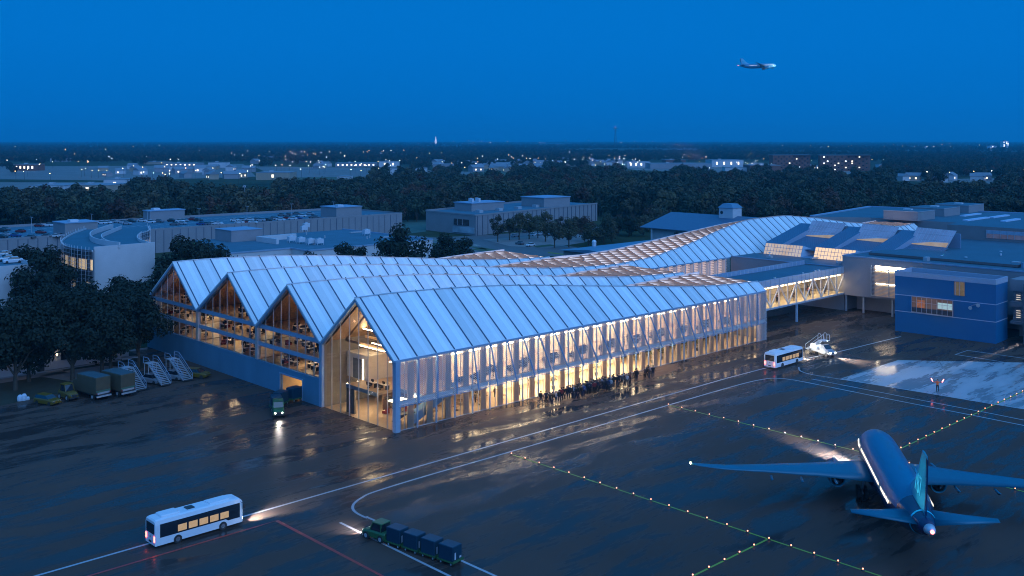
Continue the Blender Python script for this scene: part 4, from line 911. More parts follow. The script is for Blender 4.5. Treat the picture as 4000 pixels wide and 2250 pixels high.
    for sy in (1, -1):
        cu = bpy.data.curves.new('tail_digits', 'FONT'); cu.body = '787'; cu.size = 2.6; cu.extrude = .02; cu.align_x = 'CENTER'; cu.shear = .25
        tmp = bpy.data.objects.new('tmp', cu); COL.objects.link(tmp)
        me = bpy.data.meshes.new_from_object(tmp.evaluated_get(bpy.context.evaluated_depsgraph_get())); bpy.data.objects.remove(tmp)
        me.materials.clear(); me.materials.append(CYAN)
        do = bpy.data.objects.new('tail_digits', me); COL.objects.link(do); do.parent = fin
        do.location = (-11.9,.29*sy,7.5); do.rotation_euler = (R(87), R(-38) if sy < 0 else R(38), R(180) if sy > 0 else 0); do.rotation_euler = (R(90-2*0),0,R(180) if sy > 0 else 0)
        do.rotation_mode = 'XYZ'; do.scale = (.85,1.25,1)
    w0 = None
    for sy in (1, -1):
        for x, q in [(17.4-.46*k,k) for k in range(56)]:
            if q in (8,9,40,41): continue
            if x < -3 and q > 52: continue
            if w0 is None:
                w0 = p(MB().box(-.10,.10,-.03,.03,-.15,.15), 'cabin_window', win_m, sm=False); c = w0
            else: c = w0.copy(); COL.objects.link(c); c.parent = o
            rr_ = 2.47 if x > -5 else 2.42
            if x > 15.4: rr_ = 2.42-(x-15.4)*.13
            c.location = (x, rr_*math.cos(.2)*sy, 4.0+rr_*math.sin(.2)); c.rotation_euler = (.2*sy,0,0)
    cs = MB()
    for a in (-.75,-.25,.25,.75): cs.quad((18.75,a-.2,4.9),(18.75,a+.2,4.9),(18.35,a+.2,5.22),(18.35,a-.2,5.22))
    p(cs, 'cockpit_window', M['dark_glass'], sm=False)
    return o
pl = airliner('deep blue airliner parked on the wet apron with lit cabin windows')
fly = dup(pl, *st(340, 1400), 0, 0, 'small airliner flying with wheels down in the blue sky'); fly.location = (340,1400,142); fly.rotation_euler = (0, R(-2), R(-6)); fly.scale = (1.36,)*3
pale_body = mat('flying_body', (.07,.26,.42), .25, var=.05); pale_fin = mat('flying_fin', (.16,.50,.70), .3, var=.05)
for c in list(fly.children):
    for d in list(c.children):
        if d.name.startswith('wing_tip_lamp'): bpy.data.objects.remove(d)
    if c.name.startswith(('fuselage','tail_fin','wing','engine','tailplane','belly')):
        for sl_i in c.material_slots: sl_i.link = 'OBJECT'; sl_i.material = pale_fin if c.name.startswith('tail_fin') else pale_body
spot('landing_lamp', pl, (17.8,1.2,1.4), (5,3.0,-1.9), 280000, (1,.97,.92), 36, .9, .25)
spot('taxi_lamp', pl, (17.6,0,1.4), (1,0,-.12), 20000, (1,.97,.92), 60, .8, .2)
spot('logo_lamp', pl, (-11.5,4.5,5.8), (-.35,-1.,.75), 1500, (.85,.97,1.), 80, .8, .1)
spot('fly_fill_light', fly, (25,-9,1.0), (-1,.55,.15), 26000, (1,.97,.92), 100, .8, .3)  # added spot in the air ahead, brightens the flying airliner's nose and side
# ================================================================ people
def person_mesh(name, top, trousers, hair, pose='stand', bag=False, seed=0):
    r_ = random.Random(seed); V, E_, RD = [], [], []
    def ad(p, r, par=None):
        V.append(p); RD.append(r); 
        if par is not None: E_.append((par, len(V)-1))
        return len(V)-1
    pel = ad((0,0,.95), .155); bel = ad((0,0,1.10), .145, pel); ch = ad((0,.01,1.30), .17, bel); nk0 = ad((0,0,1.45), .09, ch); nk = ad((0,.01,1.50), .06, nk0)
    hd = ad((0,.02,1.58), .075, nk); hd2 = ad((0,.02,1.66), .10, hd); hd3 = ad((0,.01,1.74), .07, hd2)
    ad((0,.105,1.655), .016, hd2)                               # nose
    stp = r_.uniform(.02,.16)
    for sx, k in ((1,1),(-1,-1)):
        h = ad((.10*sx,0,.90), .11, pel); kn = ad((.11*sx,stp*k*.6+.03,.50), .072, h); an_ = ad((.115*sx,stp*k,.09), .048, kn); ad((.125*sx,stp*k+.15,.035), .042, an_)
        sh = ad((.19*sx,0,1.42), .075, ch)
        if pose == 'signal': el = ad((.40*sx,.08,1.30), .05, sh); wr = ad((.52*sx,.20,1.50), .036, el); d = Vector((.10*sx,.05,.10))
        elif pose == 'hold' and sx > 0: el = ad((.27*sx,-.02,1.15), .05, sh); wr = ad((.15*sx,.24,1.18), .035, el); d = Vector((-.06,.11,.03))
        else: el = ad((.27*sx,-.03,1.16), .05, sh); wr = ad((.29*sx,.06,.92), .035, el); d = Vector((.0,.05,-.13))
        dn = d.normalized(); pm = ad(tuple(Vector(V[wr])+dn*.06), .032, wr)
        side = dn.cross(Vector((1,0,0)) if pose == 'signal' else Vector((1,0,0))).normalized()
        for q, ln in zip((-1.5,-.5,.5,1.5), (.075,.09,.095,.08)):
            b0_ = Vector(V[pm])+side*.018*q+dn*.035; a = ad(tuple(b0_), .0095, pm); c = ad(tuple(b0_+dn*ln*.5+Vector((-.012*sx,0,0))), .009, a); ad(tuple(b0_+dn*ln*.85+Vector((-.03*sx,0,0))), .008, c)
        tb = Vector(V[wr])+dn*.04+side*.035; a = ad(tuple(tb), .011, wr); ad(tuple(tb+dn*.04+side*.03), .009, a)
    me = bpy.data.meshes.new('tmp'); me.from_pydata(V, E_, []); ob = bpy.data.objects.new('tmp', me); COL.objects.link(ob)
    sk_ = ob.modifiers.new('s', 'SKIN'); sk_.use_smooth_shade = True; ss_ = ob.modifiers.new('d', 'SUBSURF'); ss_.levels = 1
    for i, v in enumerate(me.skin_vertices[0].data): v.radius = (RD[i], RD[i]*(.78 if i in (0,1,2) else 1.)); v.use_root = (i == 0)
    out = bpy.data.meshes.new_from_object(ob.evaluated_get(bpy.context.evaluated_depsgraph_get())); bpy.data.objects.remove(ob); out.name = name
    out.materials.clear()
    for m in (top, trousers, mat('skin', (.42,.26,.19), .6), mat('shoes', (.03,.028,.028), .6)): out.materials.append(m)
    hands = [Vector(V[i]) for i in range(len(V)) if RD[i] < .034 and i > 9]
    for f_ in out.polygons:
        c = f_.center
        if c.z > 1.49 and abs(c.x) < .16 : f_.material_index = 2
        elif any((c-h).length < .055 for h in hands) and c.z > .6: f_.material_index = 2
        elif c.z < .10: f_.material_index = 3
        elif c.z < .98 and abs(c.x) < .24: f_.material_index = 1
        else: f_.material_index = 0
    hm = MB(); hm.ball((0,-.005,1.70), .118, n=12, m=8, sc=(.95,1.05,1.0))
    hm.f = [f_ for f_ in hm.f if not (sum(hm.v[q][1] for q in f_)/len(f_) > .045 and sum(hm.v[q][2] for q in f_)/len(f_) < 1.74)]; hm.m = [0]*len(hm.f)
    eyes = MB().ball((.035,.108,1.675),.011,n=6,m=4).ball((-.035,.108,1.675),.011,n=6,m=4); ears = None
    mouth = MB().box(-.025,.025,.098,.106,1.602,1.612)
    bg_ = None
    if bag: bg_ = MB().bbox(-.16,.16,-.33,-.14,1.0,1.45,.04)
    return out, hm, eyes, mouth, bg_, hair
cl_ = {'black':(.012,.012,.014),'navy':(.015,.02,.045),'grey':(.06,.06,.065),'brown':(.06,.035,.022),'green':(.02,.035,.022),'pale':(.35,.35,.38),'red':(.20,.02,.02),'blue':(.03,.08,.22),'tan':(.22,.16,.10)}
for k, c in cl_.items(): mat('cloth_'+k, c, .85, var=.1, scale=3)
for k, c in {'dark':(.02,.014,.01),'fair':(.28,.18,.08),'grey':(.25,.24,.23)}.items(): mat('hair_'+k, c, .7)
mat('eye', (.02,.02,.02), .3); mat('lips', (.25,.08,.07), .5)
def person(top, trousers, hair, pose, bag, seed, label, s, t, z=0, rot=0, group=None):
    me, hm, ey, mo, bg_, hc = person_mesh('person', M['cloth_'+top] if isinstance(top, str) else top, M['cloth_'+trousers], hair, pose, bag, seed)
    o = bpy.data.objects.new('person', me); COL.objects.link(o); place(o, s, t, z, rot); tag(o, label, 'person', group)
    part(hm, 'hair', M['hair_'+hair], o, True, False); part(ey, 'eyes', M['eye'], o, True, False); part(mo, 'mouth', M['lips'], o, False, False)
    if bg_: part(bg_, 'backpack', M['cloth_black'], o, False, False)
    return o
PQ = []
SPEC = [('black','navy','dark','stand',True),('navy','black','fair','hold',False),('grey','black','dark','stand',False),('brown','navy','dark','hold',True),('pale','grey','grey','stand',False),('blue','navy','dark','stand',True),('red','black','dark','hold',False),('black','black','dark','hold',False)]
qpos = []
r3 = random.Random(5)
for px_, py_ in [(2113,1578),(2133,1582),(2148,1585),(2158,1582),(2172,1578),(2185,1575),(2193,1566),(2201,1562),(2214,1563),(2222,1558),(2229,1555)]: qpos.append(P(px_,py_))
for k in range(34):
    u_ = k/33; px_ = 2236+u_*150; py_ = 1556-u_*36+r3.uniform(-7,7); qpos.append(P(px_,py_))
for px_, py_ in [(2375,1527),(2392,1519),(2397,1514),(2411,1512),(2418,1508),(2430,1512),(2441,1508),(2449,1510),(2455,1508),(2461,1504),(2483,1490),(2487,1488),(2518,1479),(2527,1476),(2535,1479),(2542,1474),(2551,1476),(2532,1472)]: qpos.append(P(px_,py_))
cname = {'black':'black','navy':'navy','grey':'grey','brown':'brown','pale':'pale grey','blue':'blue','red':'red'}
for i, (s, t) in enumerate(qpos):
    k = i % len(SPEC) if i not in (2,) else 5
    if k in (5,6) and i % 3: k = 0
    if k == 4 and i % 2: k = 2
    top, tr_, hr, ps, bg_ = SPEC[k]
    where = 'at the near end of the outdoor queue' if i < 11 else ('in the crowded middle of the outdoor queue' if i < 51 else 'at the far end of the outdoor queue')
    lab = f'person in {cname[top]} coat' + (' with backpack' if bg_ else (' holding a phone' if False else '')) + ' ' + where
    rot = R(-90)+r3.uniform(-.9,.9)+(math.pi if r3.random() < .2 else 0); 
    if k < len(PQ) and PQ[k]: o = dup(PQ[k], s, t, .02, rot, lab, f'people in {cname[top]} coats {where}')
    else:
        while len(PQ) <= k: PQ.append(None)
        o = person(top, tr_, hr, ps, bg_, k, lab, s, t, .02, rot, f'people in {cname[top]} coats {where}'); PQ[k] = o
    hgt = r3.uniform(1.24,1.38); o.scale = (hgt*1.05, hgt*1.05, hgt)
for i, (s, z, t) in enumerate([(14,4.65,2.5),(17,4.65,4),(22,4.65,2.2),(25,4.65,3.5),(29.5,4.65,2.6),(33,4.65,3.8),(37,4.65,2.3),(41,4.65,4.4),(44.5,4.65,2.8),(47,4.65,3.9),(50,4.65,2.2),(53,4.65,3.3),(57,4.65,2.6),(60,4.65,4.2),(63,4.65,2.4),(66,4.65,3.0),(70,4.65,2.7),(20,.03,4.5),(25,.03,5.),(29,.03,3),(34,.03,5.5),(38,.03,3.5),(46,.03,5),(52,.03,4),(1.9+9,.03,4)]):
    k = (0,1,2,7,3)[i % 5]; lab = ('person in dark clothes on the upper lounge floor behind the metal mesh' if z > 1 else 'person in dark clothes inside the lit ground floor hall')
    o = dup(PQ[k], s, t, z, r3.uniform(0,6.28), lab, 'people '+('on the upper lounge floor' if z > 1 else 'inside the lit ground floor hall'))
    o.scale = (1.05,1.05,1.05)
for i in range(16):
    s = b0+2.5+i*2.6; t = 8.2+(i*1.7) % 5
    dup(PQ[(0,6,1,3,5,2)[i % 6]], s, t, 4.86, r3.uniform(0,6.28), 'passenger walking inside the lit footbridge', 'passengers inside the footbridge')
mt = person(mat('vest_orange', (.75,.16,.03), .7), 'black', 'dark', 'signal', False, 77, 'ramp marshaller in an orange vest raising two glowing wands', *P(3662,1531), .03, R(112))
mp_ = P(3662,1531); mt.scale = (1.25,1.25,1.25)
for sx in (1,-1):
    c_, s_2 = math.cos(R(112)), math.sin(R(112)); x, y = .62*sx*1.25, .25*1.25
    q = MB().tube((0,0,-.1),(.26*sx*c_,.26*sx*s_2,.42),.06,.05,8,0); 
    solo(q, 'signal_wand', glow('wand_red', (1.,.16,.14), 14.), 'glowing red signal wand in the marshaller\'s hand on the side '+('away from the terminal' if sx < 0 else 'towards the terminal'), 'signal wand', mp_[0]+x*c_-y*s_2, mp_[1]+x*s_2+y*c_, 2.0)
# ================================================================ vehicles (x forward, built round their own origin)
def wheels(o, xs, y, r=.5, w_=.28, hub='chrome'):
    for x in xs:
        for sy in (1,-1):
            wh = part(MB().tube((x,sy*y-w_/2,r),(x,sy*y+w_/2,r),r,n=18), 'wheel', M['rubber'], o, False, False)
            part(MB().tube((x,sy*(y+w_/2-.01),r),(x,sy*(y+w_/2+.02),r),r*.55,n=12), 'rim', M[hub], wh, False, False)
BUSW = mat('bus_white', (.72,.75,.80), .28, .0, var=.03, spec=.6)
def bus(label, s, t, rot):
    o = E('city_bus', label, 'bus', s, t, .02, rot); p = lambda mb, n, m, par=o, sm=False: part(mb, n, m, par, sm, False)
    L, W_, H = 10.6, 1.26, 3.15
    g = MB()                                                  # shell: section lofted front to rear with rounded roof and nose
    def sec(x, k, zt): return [(x,-W_*k,.32),(x,-W_*k,2.55),(x,-W_*k*.93,zt-.10),(x,-W_*k*.72,zt),(x,W_*k*.72,zt),(x,W_*k*.93,zt-.10),(x,W_*k,2.55),(x,W_*k,.32)]
    g.loft([sec(-L/2,.96,H-.22),sec(-L/2+.15,.99,H-.06),sec(-L/2+.5,1,H),sec(L/2-1.0,1,H),sec(L/2-.35,.98,H-.08),sec(L/2,.90,H-.38)], 0)
    p(g, 'body', BUSW)
    for sy in (1,-1):
        gw = MB(); y = sy*(W_+.012); yy = sy*(W_+.013)
        pts = [(-L/2+.55,1.15),(L/2-2.2,1.15),(L/2-1.9,.95),(L/2-.42,.95),(L/2-.42,2.62),(-L/2+.55,2.62)]
        gw.add([(x,y,z) for x,z in pts]+[(x,sy*(W_-.02),z) for x,z in pts], [[0,1,2,3,4,5] if sy < 0 else [5,4,3,2,1,0]]+[[i,(i+1)%6,6+(i+1)%6,6+i] for i in range(6)])
        sw = p(gw, 'side_window', M['dark_glass'])
        for k in range(5):
            x = -L/2+2.6+k*1.28
            part(MB().quad((x,yy+.012*sy,1.32),(x+1.05,yy+.012*sy,1.32),(x+1.05,yy+.012*sy,2.05),(x,yy+.012*sy,2.05)), 'lit_pane', mat('bus_cabin_glow', (.2,.15,.1), .2, emit=(1.,.62,.28), est=.42, var=.7, scale=2.2), sw, False, False)
    wind = MB(); wind.quad((L/2+.015,-1.06,1.05),(L/2+.015,1.06,1.05),(L/2-.10,.98,2.6),(L/2-.10,-.98,2.6)); p(wind, 'windscreen', M['dark_glass'])
    p(MB().box(-L/2-.03,-L/2,-.98,.98,1.55,2.65), 'rear_window', M['dark_glass'])
    p(MB().box(-1.2,-.3,-.45,.45,H,H+.10), 'roof_hatch', M['dark_metal']); p(MB().bbox(-4.4,-2.2,-.8,.8,H,H+.2,.08), 'roof_unit', BUSW); p(MB().box(1.4,3.8,-.7,.7,H,H+.12), 'roof_pod', BUSW)
    wheels(o, (-L/2+2.6, L/2-2.55), W_-.10, .48, .3)
    for sy in (1,-1):
        p(MB().box(-L/2-.06,-L/2+.02,sy*1.05-.12,sy*1.05+.12,.75,1.35), 'tail_lamp', M['tail_lamp'])
        p(MB().box(L/2-.02,L/2+.05,sy*.92-.18,sy*.92+.18,.62,.86), 'headlight', M['head_lamp'])
        mi = p(MB().box(L/2-.02,L/2+.12,sy*1.38-.10,sy*1.38+.10,1.9,2.4), 'mirror', M['black']); part(MB().pipe([(L/2-.3,sy*1.15,2.7),(L/2+.05,sy*1.38,2.45)], .03), 'mirror_arm', M['black'], mi, False, False)
    p(MB().box(-L/2-.05,-L/2,-.3,.3,.55,.72), 'number_plate', M['black'])
    p(MB().tube((-L/2-.045,0,1.2),(-L/2-.02,0,1.2),.13,n=16), 'round_badge', M['steel_grey'])
    spot('headlight_beam', o, (L/2+.2,-.9,.8), (1,.16,-.20), 13000, (1,.96,.88), 60, .9, .15)
    return o
bus('white city bus on the bus lane near the footbridge with red tail lamps', 84.1, -16.2, 0)
bus('white city bus in the foreground beside the red painted line', -40.8, -15.8, 0)
# ---- cars
def car_proto(paint, glassm='dark_glass', hatch=False):
    o = bpy.data.objects.new('parked_car', None); COL.objects.link(o); LOC[o.name] = (0,0,0); p = lambda mb, n, m, par=o, sm=False: part(mb, n, m, par, sm, False)
    g = MB(); W_ = .88
    def sec(x, z0, z1, k=1.): return [(x,-W_*k,z0),(x,-W_*k*1.0,z0+(z1-z0)*.75),(x,-W_*k*.86,z1),(x,W_*k*.86,z1),(x,W_*k,z0+(z1-z0)*.75),(x,W_*k,z0)]
    g.loft([sec(-2.15,.35,.85,.9),sec(-2.05,.25,1.0,.97),sec(-1.2,.22,1.02),sec(.9,.22,.98),sec(1.9,.25,.86,.96),sec(2.15,.35,.70,.88)], 0); p(g, 'body', paint)
    b = (-2.0 if hatch else -1.55); c = MB()
    c.loft([[(b,-.80,.98),(b,.80,.98),(1.05,.80,.96),(1.05,-.80,.96)],[(b+(.25 if hatch else .5),-.62,1.46),(b+(.25 if hatch else .5),.62,1.46),(.25,.62,1.46),(.25,-.62,1.46)]], 0)
    p(c, 'cabin_glass', M[glassm]); r_ = MB().bbox(b+(.22 if hatch else .46),.30,-.64,.64,1.44,1.50,.03); p(r_, 'roof', paint)
    for x in (-1.35,1.35):
        for sy in (1,-1): p(MB().tube((x,sy*.80-.1,.31),(x,sy*.80+.1,.31),.31,n=12), 'wheel', M['rubber'])
    for sy in (1,-1): p(MB().box(2.08,2.16,sy*.62-.14,sy*.62+.14,.58,.72), 'headlight', M['chrome']); p(MB().box(-2.16,-2.08,sy*.62-.12,sy*.62+.12,.66,.84), 'tail_light', mat('tail_dull', (.25,.02,.02), .3))
    return o
CARC = [('white',(.62,.65,.70)),('silver',(.34,.37,.42)),('dark',(.03,.035,.04)),('grey',(.13,.14,.16)),('red',(.20,.02,.02)),('blue',(.03,.07,.22))]
PROT = {n: car_proto(mat('car_'+n, c, .3, .15, var=.03)) for n, c in CARC}
for q in PROT.values(): q['category'] = 'car'
used = {}
def car(cn, s, t, z, rot, label, group, scale=1.):
    if cn not in used: o = used[cn] = PROT[cn]; place(o, s, t, z, rot); o['label'] = label; o['group'] = group; o.scale = (scale,)*3; return o
    return dup(PROT[cn], s, t, z, rot, label, group, scale)
rc = random.Random(3)
cars_px = [(8,905),(22,900),(20,921),(62,925),(80,908),(10,930),(153,886),(188,884),(205,882),(160,912),(215,926),(228,925),(118,931),(185,926),
 (400,875),(420,874),(443,870),(478,872),(497,877),(513,868),(556,866),(590,871),(622,869),(672,866),(705,868),(720,866),(748,861),(775,864),(682,880),(712,877),(785,879),(805,879),(826,878),(853,877),(918,865),(943,863),(978,862),(1005,862),(962,872),(990,873),(936,873),(1020,864),(1047,863),(1070,857),(1085,859),(1102,844),(1125,842),(1182,847),(1165,856),(1222,852),(1235,853),(1143,858),(1160,838),(1212,838),(1125,855),(1097,862)]
for x, y in cars_px:
    s, t = P(x, y, 9.02); row = round((t-268)/7.5)
    cn = rc.choice(['white','silver','silver','dark','grey','grey','white','blue','red'] if x < 1200 else ['white','silver','grey'])
    car(cn, s, t, 9.02, R(90)+rc.choice((0,math.pi))+R(30), f'{cn} car parked on the roof of the long parking garage', f'{cn} cars on the garage roof', .95)
for x, y, lab in ((12,1003,'pale car at the rear of the white corner deck'),(28,1020,'pale car half hidden in the middle of the white corner deck'),(50,1027,'pale hatchback at the front edge of the white corner deck')):
    s, t = P(x, y, DECK[2]+.02); car('white', s, t, DECK[2]+.02, R(170), lab, None, 1.05)
for x, y, cn, lab in ((2072,962,'white','pale car standing by the lit lawn edge of the car park'),(2030,955,'grey','grey car near the entrance of the car park'),(2012,925,'silver','silver car under the street trees'),(2078,921,'white','white car under the street trees'),(2108,918,'silver','silver car beside the white one under the street trees'),(2055,908,'dark','dark car at the back of the car park'),(2150,920,'silver','silver car near the block in the car park')):
    s, t = P(x, y, .06); car(cn, s, t, .06, R(rc.choice((0,90,180))), lab, None)
# ---- yellow cars, pickups, trucks, stairs at the left
YEL = mat('yellow_paint', (.125,.082,.008), .35, var=.05)
yc = car_proto(YEL, hatch=True); yc.name = 'yellow_hatchback'; yc['category'] = 'car'
for i, (x, y, lab) in enumerate(((186,1578,'yellow hatchback parked beside the pale sacks'),(770,1474,'yellow hatchback parked by the base wall next to the stairs'))):
    s, t = P(x, y)
    if i == 0: place(yc, s, t, .02, R(-70)); yc['label'] = lab; yc.scale = (1.1,)*3; y0 = yc
    else: dup(y0, s, t, .02, R(-60), lab, None, 1.15)
pk = car_proto(mat('pickup_silver', (.24,.26,.29), .35, .2, var=.04)); pk.name = 'pickup_car'; pk['category'] = 'car'
for i, (x, y, lab) in enumerate(((596,1495,'silver car between the two nearer boarding stairs'),(685,1481,'silver car between the farther boarding stairs'))):
    s, t = P(x, y)
    if i == 0: place(pk, s, t, .02, R(-75)); pk['label'] = lab; pk.scale = (1.1,)*3
    else: dup(pk, s, t, .02, R(-75), lab, None, 1.1)
def catering(label, s, t, rot):
    o = E('catering_truck', label, 'truck', s, t, .02, rot); p = lambda mb, n, m, par=o: part(mb, n, m, par, False, False)
    KH = mat('truck_khaki', (.085,.068,.04), .6, var=.15, scale=1.2)
    p(MB().bbox(-3.2,2.2,-1.25,1.25,.95,3.5,.06), 'cargo_box', KH); p(MB().box(-3.15,2.15,-1.2,1.2,3.5,3.56), 'roof', mat('truck_roof', (.05,.10,.12), .5))
    p(MB().box(-3.26,-3.2,-1.2,1.2,1.25,1.5), 'rear_band', mat('band_green', (.05,.14,.10), .5)); p(MB().box(-3.28,-3.2,-1.0,1.0,.95,1.22), 'rear_plate', M['steel_grey'])
    g = MB(); g.loft([[(x,-1.15*k,.6),(x,-1.15*k,z),(x,1.15*k,z),(x,1.15*k,.6)] for x,k,z in ((2.25,1,2.5),(3.3,1,2.45),(3.9,.97,1.5),(4.2,.93,1.3))], 0); p(g, 'cab', KH)
    p(MB().quad((3.42,-.98,2.35),(3.86,-.98,1.6),(3.86,.98,1.6),(3.42,.98,2.35)), 'windscreen', M['dark_glass'])
    p(MB().box(-3.2,4,-.9,.9,.55,.95), 'chassis', M['dark_metal']); p(MB().box(-3.5,-3.2,-1.2,1.2,.5,.7), 'rear_bumper', M['steel_grey'])
    for sy in (1,-1): p(MB().box(-3.29,-3.2,sy*1.1-.1,sy*1.1+.1,.98,1.16), 'tail_light', M['tail_dull'])
    wheels(o, (-2.0,3.1), 1.0, .45, .3, 'steel_grey'); return o
s, t = P(375,1560); catering('khaki box truck parked between the yellow tractor and the other box truck', s+.2, t+2.4, R(100)).scale = (1.12,)*3
s, t = P(475,1545); catering('khaki box truck parked next to the boarding stairs', s, t+2.2, R(100)).scale = (1.12,)*3
GRN = mat('tug_green', (.035,.12,.045), .4, var=.08)
def tractor(name, label, s, t, rot, paint, cab=True):
    o = E(name, label, 'tractor', s, t, .02, rot); p = lambda mb, n, m, par=o: part(mb, n, m, par, False, False)
    g = MB(); g.loft([[(x,-.82*k,.38),(x,-.86*k,z*.8),(x,-.7*k,z),(x,.7*k,z),(x,.86*k,z*.8),(x,.82*k,.38)] for x,k,z in ((-1.75,.95,1.15),(-1.65,1,1.2),(.2,1,1.2),(1.5,.96,1.05),(1.85,.88,.85))], 0); p(g, 'body', paint)
    c = MB(); c.loft([[(-1.2,-.76,1.18),(-1.2,.76,1.18),(.55,.76,1.18),(.55,-.76,1.18)],[(-1.1,-.68,2.0),(-1.1,.68,2.0),(.15,.68,2.0),(.15,-.68,2.0)]], 0); p(c, 'cab_glass', M['dark_glass'])
    for x, y in ((-1.15,.74),(-1.15,-.74),(.36,.74),(.36,-.74)): p(MB().bar((x+(0.05 if x<0 else .2),y,1.15),(x+(.06 if x<0 else -.2),y*.94,2.02),.10,.10), 'cab_pillar', paint)
    p(MB().bbox(-1.22,.3,-.76,.76,2.0,2.10,.05), 'cab_roof', paint)
    for sy in (1,-1): p(MB().tube((1.84,sy*.5,.72),(1.92,sy*.5,.70),.12,n=10), 'headlight', M['head_lamp' if paint is GRN else 'chrome'])
    p(MB().box(1.8,1.9,-.35,.35,.5,.85), 'grille', M['dark_metal']); p(MB().box(1.82,1.98,-.8,.8,.34,.48), 'bumper', M['dark_metal'])
    wheels(o, (-1.1,1.1), .78, .42, .26, 'steel_grey'); return o

def dolly(label, s, t, rot, glabel, ds=1.):
    o = E('baggage_dolly', label, 'trailer', s, t, .02, rot, 'baggage dollies towed by green tractors'); p = lambda mb, n, m, par=o: part(mb, n, m, par, False, False)
    p(MB().box(-1.25,1.25,-.95,.95,.42,.60).box(-1.3,-1.22,-1,1,.40,.70).box(1.22,1.3,-1,1,.40,.70), 'deck', GRN); p(MB().bar((1.3,0,.45),(2.1,0,.42),.12,.1), 'drawbar', M['dark_metal'])
    wheels(o, (-.8,.8), .72, .22, .16, 'steel_grey')
    k = E('cargo_container', glabel, 'container', s, t, .02, rot, 'blue cargo containers on dollies'); q = lambda mb, n, m, par=k: part(mb, n, m, par, False, False)
    q(MB().bbox(-1.15,1.15,-.86,.86,.605,2.35,.07), 'shell', mat('container_blue', (.007,.045,.08), .4, .2, var=.12, scale=1.2)); q(MB().box(-1.17,-1.152,-.75,.75,.75,2.2), 'door', mat('container_door', (.007,.05,.085), .4, .2, var=.1))
    q(MB().box(-1.18,-1.172,-.7,-.35,.75,1.0).box(-1.18,-1.172,.3,.55,.75,1.6), 'label_plate', M['steel_pale']); q(MB().box(-.9,-.7,-.875,-.861,.7,1.5).box(.2,.5,-.875,-.861,.7,.95), 'label_plate', M['steel_pale'])
    o.scale = (ds,)*3; k.scale = (ds,)*3
    return o
tp = P(1478,2105); te_ = P(1740,2192); dr = math.atan2(tp[1]-te_[1], tp[0]-te_[0])
tg_ = tractor('baggage_tractor', 'green baggage tractor pulling four blue containers over the apron', tp[0], tp[1], dr, GRN); spot('headlight_beam', tg_, (2.0,0,.8), (1,0.0,-.24), 2600, (1,.93,.8), 85, .9, .12)
D_ = Vector((math.cos(dr), math.sin(dr)))
for k in range(4):
    q = Vector(tp)-D_*(2.95+k*2.55)
    w_ = ('first','second','third','last')[k]
    dolly(f'green baggage dolly, {w_} behind the tractor on the open apron', q.x, q.y, dr, f'dark blue cargo container, {w_} behind the tractor on the open apron', .88)
bp0 = P(1093,1622); t2 = tractor('baggage_tractor', 'green baggage tractor with lit lamps leaving the lit baggage door', bp0[0], bp0[1]+.5, R(-118), GRN)
t2.scale = (1.1,)*3; spot('headlight_beam', t2, (2.0,0,.8), (1,.12,-.16), 1800, (1,.95,.85), 50, .9, .12)
for k, (dx, dy, rr_, w_) in enumerate(((1.3,3.4,-112,'right behind the tractor leaving the baggage door'),(3.4,5.4,-150,'turning at the edge of the baggage door'),(6.6,6.3,-170,'just inside the baggage door'))):
    dolly('green baggage dolly '+w_, bp0[0]+dx, bp0[1]+dy, R(rr_), 'dark blue cargo container '+w_)
s, t = P(270,1562); y2 = tractor('yellow_tractor', 'yellow tow tractor with a tall cab parked next to a box truck', s, t+.5, R(-80), YEL); y2.scale = (1.05,1.05,1.3)
def stairs(label, s, t, rot):
    o = E('boarding_stairs', label, 'stairs', s, t, .02, rot, 'boarding stairs parked by the base wall'); p = lambda mb, n, m, par=o: part(mb, n, m, par, False, False)
    n, rise, run = 13, .21, .30
    st_ = MB()
    for k in range(n): st_.box(-k*run-.28, -k*run, -.75, .75, k*rise+.30, k*rise+.36)
    p(st_, 'steps', M['steel_grey'])
    for sy in (1,-1):
        p(MB().bar((.1,sy*.8,.25),(-n*run,sy*.8,n*rise+.3),.08,.28), 'stringer', M['steel_grey'])
        p(MB().pipe([(.1,sy*.85,.3),(.1,sy*.85,1.25),(-n*run,sy*.85,n*rise+1.3),(-n*run-1.4,sy*.85,n*rise+1.3),(-n*run-1.4,sy*.85,n*rise+.3)], .045), 'handrail', M['steel_blue'])
        p(MB().pipe([(.1,sy*.85,.75),(-n*run,sy*.85,n*rise+.8),(-n*run-1.4,sy*.85,n*rise+.8)], .03), 'mid_rail', M['steel_blue'])
    p(MB().box(-n*run-1.4,-n*run,-.8,.8,n*rise+.25,n*rise+.33), 'landing', M['steel_grey'])
    lg = MB()
    for x in (-n*run-1.3,-n*run-.1):
        for y in (-.7,.7): lg.tube((x,y,.0),(x,y,n*rise+.25),.06)
    p(lg, 'support_frame', M['steel_grey']); p(MB().box(-3.6,.2,-.7,.7,.12,.22), 'base_frame', M['dark_metal'])
    for x in (-3.4,-.1): p(MB().tube((x,-.85,.16),(x,.85,.16),.16,n=10), 'wheel_axle', M['rubber'])
    return o
for x, y, lab in ((550,1528,'steel boarding stairs standing beside a box truck'),(648,1508,'steel boarding stairs between the two silver cars'),(732,1490,'steel boarding stairs nearest the base wall')):
    s, t = P(x, y); stairs(lab, s, t, R(-84)).scale = (1.15,)*3
ts_ = P(3222,1392)
S2 = E('stairs_truck', 'silver passenger stairs truck with tall hooped rails and lit headlights', 'truck', ts_[0]+1.5, ts_[1]+1.6, .02, R(-105)); p = lambda mb, n, m, par=S2: part(mb, n, m, par, False, False)
